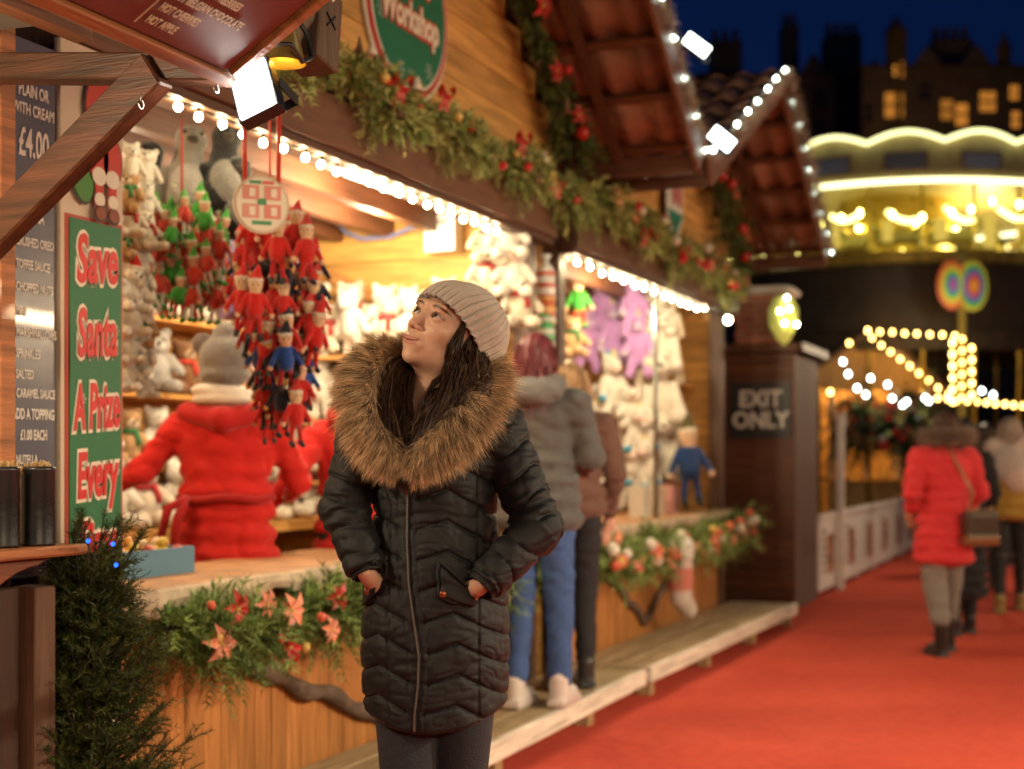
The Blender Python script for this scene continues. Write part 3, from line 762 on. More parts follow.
q=MB(); q.lathe([(0,-.22),(.06,-.16),(.125,-.04),(.13,.08),(.08,.19),(0,.22)],n=7,col=(.55,.55,.12)); o=q.build('shade',mat('yellow_shade',(1,1,1),.4,.1,8,.1,30,emit=(.62,.60,.12),estr=.28),LB,world=False)
for v in ((-.06,-.14,.06),(.02,-.16,.08),(-.02,-.17,-.04),(.08,-.14,-.05),(.0,-.1,.17)):
    q=MB(); c_=Vector(v); w=Vector((-CC*.0,0,0)); 
    cdir=Vector((-CC,-CS,0)); rr=Vector((CS,-CC,0)); pos=cdir*.13+rr*v[0]+Vector((0,0,v[2])); q.ball(pos,.016,10,7); q.build('bulb',glow('bulb_lime',(.95,1,.6),30),LB,world=False)

# ================================================================== white fence with posters
FE=thing('fence','low white panelled fence with brown picture posters along the carpet edge','fence',(17.5,2.42,0))
q=MB(); u=13.55
while u<26:
    q.box(u,u+1.30,2.42,2.44,.06,.74,cj((1,1,1),.05)); u+=1.33
q.build('panel',WHITE,FE)
q=MB(); q.box(13.52,26.9,2.40,2.46,.745,.79); u=13.52
while u<27: q.box(u-.02,u+.02,2.445,2.485,0,.74); u+=1.33
q.build('rail',WHITE,FE)
for k in range(9):
    u=14.0+k*1.33; r=MB(); r.box(u,u+.36,2.414,2.4185,.20,.58,(.42,.20,.12)); 
    for i in range(8): disc(r,(u+.2+random.uniform(-.13,.13),.40+random.uniform(-.15,.15)),.05,.05,cj((.42,.2,.1),.5),2.4135)
    r.build('poster',BARE,FE)
    r=MB()
    for i in range(6): r.box(u-.26,u-.26+random.uniform(.12,.2),2.415,2.4185,.60-i*.075,.63-i*.075,(.05,.05,.06))
    r.build('poster_print',BARE,FE)
WP=thing('post','white upright post at the near end of the panelled fence','post',tuple(at(833,600,14.3)))
p=at(833,600,14.3); q=MB(); q.box(p.x-.04,p.x+.04,2.33,2.40,0,1.75); q.box(p.x-.055,p.x+.055,2.315,2.415,1.75,1.78); bev(q.build('shaft',WHITE,WP))

# ================================================================== third stall seen end-on beyond the fence (amber lit)
S3=thing('market_stall','amber lit stall with flower display beyond the white fence','market stall',tuple(at(880,600,18)*1))
def L3(r0,d): return Vector((CC*d+CS*r0,CS*d-CC*r0,0))
R0,R1=5.35,7.0; D3=24.0
ex=Vector((CS,-CC,0)); ey=Vector((CC,CS,0))
def bx3(mb,r0,r1,d0,d1,z0,z1,col=(1,1,1)):
    c=ex*((r0+r1)/2)+ey*((d0+d1)/2)+Vector((0,0,(z0+z1)/2)); mb.obox(c,ex*(r1-r0)/2,ey*(d1-d0)/2,(0,0,(z1-z0)/2),col)
AMB=wood('amber_boards',(.60,.32,.09),'z')
q=MB(); r=R0
while r<R1: bx3(q,r,min(r+.12,R1)-.005,D3,D3+.03,0,.95,cj((1,1,1),.15)); r+=.12
q.build('front_panel',AMB,S3)
q=MB(); r=R0
while r<R1: bx3(q,r,min(r+.16,R1)-.005,D3+1.6,D3+1.63,0,2.6,cj((1.1,1,.9),.15)); r+=.16
q.build('back_wall',AMB,S3)
q=MB(); bx3(q,R0-.06,R1+.06,D3-.12,D3+.35,.96,1.0,(1.5,1.3,1.1)); q.build('counter_top',PINE,S3)
for r in (R0,5.95,6.45,R1-.07): q=MB(); bx3(q,r,r+.07,D3-.05,D3+.01,1.0,2.5,(1.3,1.25,1.2)); q.build('corner_post',WHITE,S3)
pkL=6.1; zk=3.52
def gab(mb,d):
    V=[ex*(R0-.35)+ey*d+Vector((0,0,2.75)),ex*pkL+ey*d+Vector((0,0,zk-.06)),ex*(R1+.1)+ey*d+Vector((0,0,2.48)),ex*(R0)+ey*d+Vector((0,0,2.48))]
    mb.prism(V,ey*.04)
q=MB(); gab(q,D3); q.build('gable_wall',AMB,S3)
q=MB()
for (a,b) in (((R0-.45,2.72),(pkL,zk)),((pkL,zk),(R1+.45,2.3))):
    A=ex*a[0]+Vector((0,0,a[1])); B=ex*b[0]+Vector((0,0,b[1]))
    V=[A+ey*(D3-.3),B+ey*(D3-.3),B+ey*(D3+1.8),A+ey*(D3+1.8)]; q.prism(V,(0,0,.05),(1.2,1.2,1.3))
q.build('roof',DARKX,S3)
P3=lambda px,py,d=23.5: at(px,py,d*23.5/17.6 if d<20 else d)
def dist(a,b,step=.168,sag=0):
    n=max(2,int((Vector(a)-Vector(b)).length/step)); return lin(a,b,n,sag)
light_string('amber bulbs sloping down the near roof edge of the amber lit stall',dist(P3(849,343),P3(868,330))+dist(P3(872,338),P3(957,402)),BULBY,.030,'amber bulb strings',sock=False,name='string_lights')
light_string('amber bulbs in a level row from the stall peak to the pole',dist(P3(868,331),P3(955,336,17.1)),BULBY,.030,'amber bulb strings',sock=False)
light_string('amber bulbs in a long level row heading out of the right of the photo',dist(P3(938,398),P3(1040,408,19),.24),BULBY,.033,'amber bulb strings',sock=False)
light_string('amber bulbs low at the left end of the amber lit stall front',dist(P3(815,392,16),P3(830,392,16)),BULBY,.033,'amber bulb strings',sock=False)
wl=[(848,374),(871,378),(866,395),(888,385),(892,398),(843,362),(907,402),(925,398),(929,401),(982,391),(993,395),(857,388),(903,405)]
light_string('big cool white bulbs over the flower display of the amber lit stall',[P3(a,b,16.6) for a,b in sorted(wl)],glow('bulb_big',(.88,1,.93),13),.030,sock=False)

# pole with lollipop shaped decorations and spiral of bulbs
PLb=0
PL=thing('decorated_pole','slim yellow pole with rainbow lollipop shapes and a spiral of amber bulbs','pole',tuple(at(963,560,22.6)))
b=at(962,460,22.6); b.z=0
q=MB(); q.tube([b,b+Vector((0,0,4.6))],.065,10,(.45,.32,.06)); q.build('shaft',BARE,PL)
for (px,py,sg) in ((952,285,1),(973,286,-1)):
    c=at(px,py,22.5); q=MB()
    cols=[(.75,.12,.05),(.85,.40,.04),(.8,.72,.08),(.12,.6,.1),(.06,.25,.7),(.45,.1,.5)]
    for k in range(6):
        r=.40-.06*k; n=24
        pts=[c+ex*(r*.6*math.cos(2*PI*i/n))+Vector((0,0,r*math.sin(2*PI*i/n)))-ey*(.012*k) for i in range(n)]
        q.prism(pts,ey*.01*(1),cols[k] if sg>0 else cols[(k+2)%6])
    q.build('lollipop',BARE,PL)
for i in range(34):
    a=i*1.05; zz=2.2+i*.031; pp=b+Vector((math.cos(a)*.13,math.sin(a)*.17,zz))
    q=MB(); q.ball(pp,.03,8,6); q.build('bulb',BULBY,PL)

# ================================================================== carousel
CD=27.0; cc=at(895,460,CD); cc.z=0
CR=thing('carousel','large gold lit double deck carousel with scalloped bright canopy edge','carousel',(cc.x,cc.y,0))
GOLD=mat('carousel_gold',(.55,.38,.06),.3,.35,3,.3,14,metal=.4)
CREAMP=mat('carousel_cream',(.42,.33,.15),.5,.3,3,.1,12)
def at_z(py,d): return CAMZ+(460-py)/FPX*d
RC=3.55; n=96; DF=CD-RC
def ring(mb,r0,z0,r1,z1,col=(1,1,1),n=96):
    V=[];F=[]
    for k in range(n):
        a=2*PI*k/n; V+= [(cc.x+r0*math.cos(a),cc.y+r0*math.sin(a),z0),(cc.x+r1*math.cos(a),cc.y+r1*math.sin(a),z1)]
    for k in range(n): j=(k+1)%n; F.append((2*k,2*j,2*j+1,2*k+1))
    mb.add(V,F,col,True)
zt=at_z(138,DF); zc=at_z(180,DF); zb=at_z(252,DF); zl=at_z(330,DF)
def wav(a): return .16*abs(math.sin(a*9))**1.0*1.0-.08
# scalloped rounding boards
V=[];F=[];N_=360
for k in range(N_):
    a=2*PI*k/N_; zz=zt+wav(a)
    V+=[(cc.x+RC*math.cos(a),cc.y+RC*math.sin(a),zz),(cc.x+RC*math.cos(a),cc.y+RC*math.sin(a),zc+.05),(cc.x+(RC-.08)*math.cos(a),cc.y+(RC-.08)*math.sin(a),zz),(cc.x+(RC-.08)*math.cos(a),cc.y+(RC-.08)*math.sin(a),zc+.05)]
for k in range(N_):
    j=(k+1)%N_; F+= [(4*k,4*j,4*j+1,4*k+1),(4*k+2,4*k+3,4*j+3,4*j+2),(4*k,4*k+2,4*j+2,4*j)]
q=MB(); q.add(V,F,(1,1,1),True); q.build('rounding_board',CREAMP,CR)
for k in range(18):
    a=2*PI*(k+.5)/18
    tx=Vector((-math.sin(a),math.cos(a),0)); nn=Vector((math.cos(a),math.sin(a),0)); c=Vector((cc.x,cc.y,0))+nn*(RC+.012); c.z=(zt+zc)/2-.02
    q=MB(); q.obox(c,tx*.36,nn*.01,(0,0,.16),(.20,.13,.06)); q.obox(c+nn*.005,tx*.31,nn*.012,(0,0,.12),cj((.16,.20,.30),.5)); q.build('painted_panel',BARE,CR)
q=MB(); pts=[(cc.x+(RC+.03)*math.cos(2*PI*k/N_),cc.y+(RC+.03)*math.sin(2*PI*k/N_),zt+wav(2*PI*k/N_)+.04) for k in range(N_+1)]
q.tube(pts,.036,6,cap=False); q.build('scalloped_light_tube',glow('tube_lime',(.95,.90,.40),1.7),CR)
q=MB(); q.tube([(cc.x+(RC+.04)*math.cos(2*PI*k/96),cc.y+(RC+.03)*math.sin(2*PI*k/96),zc) for k in range(97)],.045,6,cap=False); q.build('level_light_tube',glow('tube_lemon',(1,.95,.48),2.2),CR)
q=MB(); ring(q,RC,zt-.05,.3,zt+.25,(.35,.30,.2)); ring(q,RC-.09,zc+.05,.9,zc+.25,(1,1,1)); q.build('canopy',CREAMP,CR)
q=MB(); ring(q,1.05,zb-.4,1.05,zc+.25); ring(q,RC-.1,zb-.12,.9,zb-.12,(.8,.8,.8)); ring(q,RC-.1,zb+.06,RC-.1,zb-.14); q.build('centre_drum',GOLD,CR)
q=MB(); ring(q,RC-.2,zb-.15,RC-.2,zl-.3,(.35,.3,.25)); ring(q,RC-.1,zl,.9,zl); ring(q,1.0,0.35,1.0,zb-.4,(.5,.5,.5)); ring(q,RC,.35,RC,0); ring(q,RC,.35,.5,.35); q.build('lower_deck',mat('deck_dark',(.16,.13,.10),.6,.4,4,.1,20),CR)
for k in range(24):
    a=2*PI*k/24; x=cc.x+(RC-.25)*math.cos(a); y=cc.y+(RC-.25)*math.sin(a)
    q=MB(); q.tube([(x,y,.35),(x,y,zc+.15)],.035,7); q.build('pole',GOLD,CR)
for k in range(20):
    a=2*PI*(k+.5)/20; rr=RC-.75 if k%2 else RC-1.3; x=cc.x+rr*math.cos(a); y=cc.y+rr*math.sin(a); t_=Vector((-math.sin(a),math.cos(a),0)); z=zb+.36+.1*math.sin(k*2)
    bpos=Vector((x,y,z)); up=Vector((0,0,1))
    pr=[('c',tuple(bpos-t_*.28),tuple(bpos+t_*.25),.14,.13,(1,1,1)),('c',tuple(bpos+t_*.25),tuple(bpos+t_*.42+up*.26),.11,.065,(1,1,1)),('c',tuple(bpos+t_*.42+up*.27),tuple(bpos+t_*.58+up*.18),.065,.04,(1,1,1)),
        ('c',tuple(bpos+t_*.25-up*.05),tuple(bpos+t_*.42-up*.25),.055,.03,(1,1,1)),('c',tuple(bpos+t_*.42-up*.25),tuple(bpos+t_*.32-up*.42),.03,.025,(1,1,1)),('c',tuple(bpos-t_*.28-up*.05),tuple(bpos-t_*.48-up*.22),.06,.03,(1,1,1)),('c',tuple(bpos-t_*.48-up*.22),tuple(bpos-t_*.46-up*.42),.03,.025,(1,1,1)),
        ('c',tuple(bpos-t_*.4+up*.05),tuple(bpos-t_*.55-up*.15),.035,.02,(1,.8,.4))]
    Vv,Ff,Cv=blob(pr,.035,.03,1); q=MB(); q.add(Vv,Ff,Cv,True); q.build('horse',mat('horse_paint',(.45,.40,.12),.35,.3,6,.1,20),CR)
for k in range(50):
    a=2*PI*(k+random.uniform(-.4,.4))/50; q=MB()
    zz=zc-.25-random.uniform(0,.45); q.ball((cc.x+(RC-.12)*math.cos(a),cc.y+(RC-.12)*math.sin(a),zz),(.032,.032,.06),8,6); q.build('bulb',glow('bulb_carousel',(1,.88,.22),18),CR)
for k in range(22):
    a=2*PI*(k+.3)/22; rr=RC-.25; w=random.uniform(.5,1.1)*2*PI/22; dz=random.uniform(-.25,.25); z0=zc-.35+random.uniform(-.12,.08)
    q=MB(); q.tube([(cc.x+rr*math.cos(a+w*i/6),cc.y+rr*math.sin(a+w*i/6),z0+dz*i/6-.10*math.sin(PI*i/6)) for i in range(7)],.045,6); q.build('swag_light',glow('swag_lemon',(1,.92,.28),3.2),CR)
    q=MB(); q.obox((cc.x+(RC-.5)*math.cos(a),cc.y+(RC-.5)*math.sin(a),zb+.45),Vector((-math.sin(a),math.cos(a),0))*random.uniform(.05,.10),Vector((math.cos(a),math.sin(a),0))*.03,(0,0,random.uniform(.12,.30)),(1,1,1)); q.build('glow_panel',glow('panel_glow_gold',(.85,.60,.10),.55),CR)  # panels glow by themselves in place of reflected gold light
for k in range(26):
    a=2*PI*k/26; q=MB(); q.ball((cc.x+1.12*math.cos(a),cc.y+1.12*math.sin(a),zb+.35+.5*(k%2)),.05,8,6); q.build('bulb',glow('bulb_carousel',(1,.88,.22),18),CR)

# ================================================================== buildings on the skyline
BST=mat('dark_stone',(.10,.085,.07),.9,.4,1.2,.5,6)
def zp(py,d): return CAMZ+(460-py)/FPX*d
def building(label,d,dep,x0,x1,ytop,extra,wins,name='tenement_building'):
    base=at((x0+x1)/2,460,d); base.z=0
    t=thing(name,label,'building',tuple(base))
    def blk(mb,a,b,zt_,d0=0,d1=dep,z0=0,col=(1,1,1)): bx3(mb,(a-512)/FPX*d,(b-512)/FPX*d,d+d0,d+d1,z0,zt_,col)
    q=MB(); blk(q,x0,x1,zp(ytop,d)); q.build('wall',BST,t)
    q=MB()
    a=(x0-512)/FPX*d; b=(x1-512)/FPX*d; zt_=zp(ytop,d); hh=(zp(ytop-16,d)-zt_)
    A=[ex*(a-.3)+ey*(d-.3),ex*(b+.3)+ey*(d-.3),ex*(b+.3)+ey*(d+dep+.3),ex*(a-.3)+ey*(d+dep+.3)]; m0,m1=ex*a+ey*(d+dep/2),ex*b+ey*(d+dep/2)
    V=[tuple(p+Vector((0,0,zt_))) for p in A]+[tuple(m0+Vector((0,0,zt_+hh))),tuple(m1+Vector((0,0,zt_+hh)))]
    q.add(V,[(0,1,5,4),(2,3,4,5),(1,2,5),(3,0,4),(0,3,2,1)],(.6,.6,.75)); q.build('roof',BST,t)
    for (k,a,b,yt) in extra:
        q=MB()
        if k=='turret':
            r=(b-a)/2/FPX*d; c=ex*(((a+b)/2-512)/FPX*d)+ey*(d+.5); q.lathe([(r,0),(r,zp(yt+14,d)),(r*1.15,zp(yt+14,d)),(r*1.1,zp(yt+12,d)),(0,zp(yt-6,d))],(c.x,c.y,0),16)
            q.build('turret',BST,t)
        elif k=='chimney':
            blk(q,a,b,zp(yt,d),2.0,3.6,zt_-.5)
            nn=max(2,int((b-a)/9))
            for i in range(nn):
                xx=a+(b-a)*(i+.5)/nn; c=ex*((xx-512)/FPX*d)+ey*(d+2.8); q.lathe([(.22,zp(yt,d)),(.17,zp(yt,d)+.8),(.2,zp(yt,d)+.85),(0,zp(yt,d)+.85)],(c.x,c.y,0),8,(1.2,.8,.6))
            q.build('chimney',BST,t)
        elif k=='gable':
            ra,rb=(a-512)/FPX*d,(b-512)/FPX*d; V=[ex*ra+ey*(d-.15)+Vector((0,0,zt_-1)),ex*rb+ey*(d-.15)+Vector((0,0,zt_-1)),ex*rb+ey*(d-.15)+Vector((0,0,zt_)),ex*(ra+rb)*.5+ey*(d-.15)+Vector((0,0,zp(yt,d))),ex*ra+ey*(d-.15)+Vector((0,0,zt_))]
            q.prism(V,ey*.6); q.build('dormer',BST,t)
    for (a,b,y0_,y1_,lit) in wins:
        q=MB(); blk(q,a,b,zp(y0_,d),-.06,.02,zp(y1_,d),(1,1,1)); 
        o=q.build('window',glow('window_orange_%d'%int(lit*10),(1,.36,.05),lit*.36) if lit else mat('dark_glass',(.01,.012,.018),.1,.1,3,0),t)
        q=MB(); r_=(a+b)/2
        blk(q,a-.8,b+.8,zp(y1_,d)+.0,-.12,-.062,zp(y1_,d)-.2); blk(q,r_-.25,r_+.25,zp(y0_,d),-.12,-.062,zp(y1_,d)); blk(q,a,b,zp((y0_+y1_)/2,d)+.06,-.11,-.064,zp((y0_+y1_)/2,d)-.06)
        q.build('window_frame',BST,o)
    return t
random.seed(11)
gw=[]
def grid_w(x0,x1,y0,y1,sx,sy,lits):
    out=[]; 
    yy=y0; k=0
    while yy<y1:
        xx=x0
        while xx<x1: out.append((xx,xx+sx*.35,yy,yy+sy*.5,lits.get(k,0))); xx+=sx; k+=1
        yy+=sy
    return out
building('dark stone tenement with square chimney stacks left on the blue skyline',85,14,700,868,74,[('chimney',790,806,14),('chimney',834,870,24),('gable',800,826,52),('chimney',716,748,30)],grid_w(706,860,90,250,22,30,{}))
building('dark turreted stone building with glowing orange windows behind the carousel',80,16,862,1064,66,[('turret',888,909,18),('chimney',945,985,28),('turret',1000,1014,34),('gable',912,942,46),('gable',960,992,44),('turret',870,884,60)],
  [(897,903,62,78,.9),(885,903,93,118,.9),(972,985,58,76,.9),(941,952,100,120,.7),(956,967,104,126,1.1),(980,995,92,112,.9),(1010,1018,86,100,1.2),(1012,1019,112,128,1.2),(894,899,66,76,2.5),(979,984,66,74,2.5),(866,872,104,122,0),(920,930,80,100,0),(1040,1050,90,110,.9)])
building('long dark building low behind the carousel base',60,8,640,1180,262,[('chimney',760,790,240),('chimney',1060,1090,240)],grid_w(650,1170,300,440,34,44,{12:0}),name='dark_building')

# ================================================================== added fill lights without fixtures, and the dessert, carousel and far stall lamps
def lamp(name,typ,loc,energy,col,size=.3,sy=None,look=None,spread=None):
    l=bpy.data.lights.new(name,typ); l.energy=energy; l.color=col
    if typ=='AREA':
        l.shape='RECTANGLE' if sy else 'SQUARE'; l.size=size
        if sy: l.size_y=sy
        if spread: l.spread=spread
    else: l.shadow_soft_size=size
    o=bpy.data.objects.new(name,l); COL.objects.link(o); o.location=loc
    if look is not None:
        d=Vector(look)-Vector(loc); o.rotation_euler=d.to_track_quat('-Z','Y').to_euler()
    return o
lamp('opposite_side_fill','AREA',(-1.2,-2.6,2.5),75,(1,.76,.46),3.2,.12,(2.2,1.2,.9))  # unseen strip lights added as fill on the woman and carpet
lamp('opposite_side_fill','AREA',(2.6,-3.9,2.7),60,(1,.76,.44),3.4,.12,(4.2,.6,.3))
lamp('opposite_side_fill','AREA',(7.0,-3.9,2.7),85,(1,.74,.42),3.6,.12,(8,.8,.2))
lamp('opposite_side_fill','AREA',(12.5,-4.5,2.7),120,(1,.72,.42),4,.12,(13,.5,.2))
p=aty(728,320,2.42); WLm=thing('wall_lamp','single bright bulb on the dark post between the second stall and the brick chimney','lamp',tuple(p)); q=MB(); q.ball((0,0,0),.024,12,8); q.build('bulb',glow('bulb_wall',(1,.86,.6),60),WLm,world=False); q=MB(); q.tube([(0,0,.03),(0,.06,.07),(0,.30,.07)],.012,7,(1,1,1)); q.build('arm',BLACKM,WLm,world=False)
lamp('fence_fill','POINT',(16.5,1.3,2.7),70,(1,.80,.52),.12)  # fill light added above the fence to brighten its panels
lamp('stall_interior_fill','POINT',(4.7,3.75,2.44),26,(1,.82,.54),.06)  # fill light added to brighten toys on the back wall
lamp('facade_fill','POINT',tuple(at(960,112,72)),170,(1,.48,.14),.4)  # warm fill lights added to wash the building fronts
lamp('facade_fill','POINT',tuple(at(905,95,73)),90,(1,.45,.12),.4)
lamp('dessert_stall_lamp','POINT',(1.55,2.30,2.0),48,(1,.76,.48),.09)
lamp('carousel_lamp','POINT',(cc.x,cc.y-1.6,(zb+zc)/2),120,(1,.82,.32),.3)
lamp('far_stall_lamp','POINT',tuple(ex*6.3+ey*(D3+.8)+Vector((0,0,2.35))),62,(1,.62,.2),.15)
for x,y in ((3.55,3.85),(5.5,3.0),(6.2,3.25)): lamp('stall_interior_fill','POINT',(x,y,2.42),33,(1,.80,.50),.06)  # interior fill added under the ceiling, besides the visible bulb rows
for x,y in ((8.0,3.0),(9.2,2.95)): lamp('stall_interior_fill','POINT',(x,y,2.42),36,(1,.80,.50),.06)  # same added interior fill for the second stall
lamp('pole_fill','POINT',tuple(at(962,300,21.6)),14,(1,.85,.5),.08)  # fill light added in front of the pole to brighten the lollipops
sp=lamp('carpet_fill_spot','SPOT',(4.6,-3.6,3.1),760,(1,.84,.60),.08,None,(5.4,.9,0)); sp.data.spot_size=rad(75); sp.data.spot_blend=.8  # unseen spot added to brighten the carpet
s=bpy.data.lights.new('dusk_sun','SUN'); s.energy=.02; s.angle=rad(10); s.color=(.5,.65,1); so=bpy.data.objects.new('dusk_sun',s); COL.objects.link(so); so.rotation_euler=(rad(50),0,rad(60))
# ================================================================== garlands
def sprigs(mb,roots,dirs,L,col0,col1,needles=14,nl=.024,nw=.0045,rng=RNG,droop=.25):
    n=len(roots); roots=np.asarray(roots,np.float32); d=np.asarray(dirs,np.float32); d/=np.linalg.norm(d,axis=1,keepdims=True)
    L=np.broadcast_to(np.asarray(L,np.float32),(n,))
    strands(mb,roots,d,L,.004,(.06,.045,.02),(.06,.08,.02),3,bend=(0,0,-droop),curl=0,rng=rng)
    side=np.cross(d,rng.normal(size=(n,3))); side/=np.linalg.norm(side,axis=1,keepdims=True)
    R=[];D=[];K=[]
    cs=rng.uniform(.55,1.35,(n,1)); hue=rng.uniform(0,1,(n,1))
    base=(np.asarray(col0)*(1-hue)+np.asarray(col1)*hue)*cs
    nrm=np.cross(d,side)
    for k in range(needles):
        t=(k+1)/needles; p=roots+(d*t+np.array([0,0,-droop])*t*t)*L[:,None]
        for s in (-1,1):
            dd=d*.75+side*s*.8+nrm*rng.uniform(-.6,.6,(n,1)); R.append(p); D.append(dd); K.append(base)
    R=np.concatenate(R); D=np.concatenate(D); K=np.concatenate(K)
    strands(mb,R,D,nl*rng.uniform(.7,1.3,len(R)),nw,K,K*1.25,1,curl=.15,rng=rng)
def spine(pts,n,rng):
    pts=np.array([tuple(p) for p in pts],np.float32); seg=np.linalg.norm(np.diff(pts,axis=0),axis=1); cum=np.concatenate([[0],np.cumsum(seg)])
    s=rng.uniform(0,cum[-1],n); i=np.clip(np.searchsorted(cum,s)-1,0,len(seg)-1); f=((s-cum[i])/seg[i])[:,None]
    return pts[i]*(1-f)+pts[i+1]*f, (pts[i+1]-pts[i])/seg[i][:,None], cum[-1]
def bow(par,c,r,col,rng,out):
    mb=MB(); out=Vector(out).normalized(); rt=out.cross(Vector((0,0,1))).normalized(); up=Vector((0,0,1))
    def rib(pts,w,axis_):
        V=[];F=[]
        for p in pts: V+= [tuple(p-axis_*w/2),tuple(p+axis_*w/2)]
        for i in range(len(pts)-1): F.append((2*i,2*i+1,2*i+3,2*i+2))
        mb.add(V,F,col,True)
    for s in (-1,1):
        pts=[c+rt*s*r*(math.sin(a)*.95)*1.1+up*r*.55*math.sin(a)*math.cos(a)*1.6+up*.3*r*math.sin(a)+out*r*.3*math.sin(a) for a in np.linspace(0,PI,12)]
        rib(pts,r*.55,(up*.55+out*.8).normalized())
        pts=[c+rt*s*r*.55*t+(-up)*r*1.5*t+out*r*.15*math.sin(t*5) for t in np.linspace(0,1,7)]; rib(pts,r*.5,rt)
    mb.ball(c+out*r*.15,r*.22,8,6,col); return mb.build('ribbon_bow',SATIN,par)
def poins(par,c,r,col,out,rng):
    mb=MB(); out=Vector(out).normalized(); rt=out.cross(Vector((.1,0,1))).normalized(); up=rt.cross(out)
    for ring_,(m_,rr) in enumerate(((6,1.0),(5,.65))):
        for k in range(m_):
            a=2*PI*k/m_+ring_*.5+rng.uniform(-.2,.2); d=rt*math.cos(a)+up*math.sin(a); w=d.cross(out)
            L=r*rr*rng.uniform(.85,1.15); f=.28-.1*ring_
            V=[c+out*.005,c+d*L*.5+w*L*.24+out*L*(f+.05),c+d*L+out*L*rng.uniform(-.1,.2),c+d*L*.5-w*L*.24+out*L*(f+.05),c+d*L*.5+out*L*(f-.08)]
            mb.add([tuple(v) for v in V],[(0,1,4),(1,2,4),(2,3,4),(3,0,4)],cj(col,.25))
    for k in range(5): mb.ball(c+out*r*.12+rt*rng.uniform(-.1,.1)*r+up*rng.uniform(-.1,.1)*r,r*.07,6,4,(.6,.45,.08))
    return mb.build('poinsettia',BARE,par)
def garland(label,pts,rad_,dens,decor,out,group,seed,L=(.07,.14),cols=((.045,.085,.02),(.14,.17,.045)),nd=12,hang=0.0,nl=.024,nw=.0045,cedar=.25):
    rng=np.random.default_rng(seed); rr=random.Random(seed)
    p,tg,tot=spine(pts,10,rng); n=int(tot*dens)
    t=thing('garland',label,'garland',tuple(pts[0]),group=group)
    p,tg,_=spine(pts,n,rng)
    v=rng.normal(size=(n,3)); v-=tg*np.sum(v*tg,1,keepdims=True)*.7; v/=np.linalg.norm(v,axis=1,keepdims=True)
    v+=np.array(out)*.35+np.array([0,0,-hang])
    lump=.75+.45*np.sin(p[:,:1]*9+p[:,2:3]*7+seed)
    roots=p+v*rad_*.25*rng.uniform(0,1,(n,1))
    mb=MB(); q=MB(); q.tube([tuple(x) for x in pts],.012,6,(.07,.05,.03)); q.build('stem',BARK,t)
    sprigs(mb,roots,v,rng.uniform(L[0],L[1],n)*lump[:,0]*rad_/.1,cols[0],cols[1],nd,nl,nw,rng)
    mb.build('foliage',NEEDLE,t)
    pp=np.array([tuple(x) for x in pts]); cum=np.concatenate([[0],np.cumsum(np.linalg.norm(np.diff(pp,axis=0),axis=1))])
    outv=Vector(out).normalized()
    for (kind,per,size,colr) in decor:
        m_=int(tot/per)
        for k in range(m_):
            s=(k+.5+rr.uniform(-.35,.35))*per; s=min(max(s,.02),tot-.02); i=min(int(np.searchsorted(cum,s)-1),len(pp)-2); i=max(i,0)
            f=(s-cum[i])/(cum[i+1]-cum[i]); c=Vector(pp[i]*(1-f)+pp[i+1]*f)
            a=rr.uniform(-1,1); perp=Vector(tg[0]).cross(outv); 
            c=c+outv*rad_*rr.uniform(.75,1.0)+perp*a*rad_*.8
            sz=size*rr.uniform(.8,1.25)
            if kind=='bow': bow(t,c,sz,colr,rr,out)
            elif kind=='bauble': q=MB(); q.ball(c,sz,12,9,colr); q.build('bauble',GLOSS,t)
            elif kind=='poins': poins(t,c,sz,colr,out,rr)
            elif kind=='cone':
                q=MB()
                for j in range(7): q.lathe([(sz*(.5-.06*j)*.9,sz*(j*.28)),(sz*(.62-.07*j),sz*(j*.28+.1)),(sz*.2,sz*(j*.28+.3))],tuple(c-Vector((0,0,sz))),9,cj((.18,.10,.05),.2))
                q.build('pine_cone',BARE,t)
            elif kind=='bell':
                q=MB(); q.lathe([(0,sz),(sz*.4,sz*.9),(sz*.55,sz*.2),(sz*.9,-sz*.8),(sz*.8,-sz*.8),(sz*.4,0)],tuple(c),12,colr); q.build('bell',GLOSS,t)
    return t
GB=((.15,.23,.05),(.46,.47,.18)); R1=(.42,.02,.015); R2=(.62,.12,.07); GD=(.55,.38,.10); SAL=(.72,.28,.17); WH=(.65,.60,.50)
garland('bushy cedar garland with red bows along the beam of the first toy stall',
  [(4.0,2.56,2.70),(4.6,2.56,2.76),(5.1,2.56,2.69),(5.5,2.56,2.73),(6.0,2.56,2.68),(6.4,2.56,2.73),(6.8,2.56,2.70),(7.15,2.56,2.66)],.115,420,
  [('bow',.6,.045,R1),('bauble',.33,.022,R1),('bauble',.6,.020,GD),('poins',.9,.05,R2),('cone',.7,.032,R1),('bell',.9,.028,WH)],(-.25,-1,.1),'cedar garlands over the stall openings',1,L=(.07,.13),cols=GB,nl=.026,nw=.0085)
garland('cedar garland with red and cream baubles along the beam of the second toy stall',
  [(7.40,2.56,2.78),(7.9,2.56,2.70),(8.5,2.56,2.74),(9.1,2.56,2.66),(9.8,2.56,2.70),(10.4,2.56,2.64),(10.9,2.56,2.66)],.105,360,
  [('bow',.9,.06,R1),('bauble',.28,.036,R1),('bauble',.4,.032,WH),('poins',.8,.07,SAL),('bell',1.0,.035,GD)],(-.25,-1,.1),'cedar garlands over the stall openings',2,L=(.08,.15),cols=GB,nd=10,nl=.032,nw=.011)
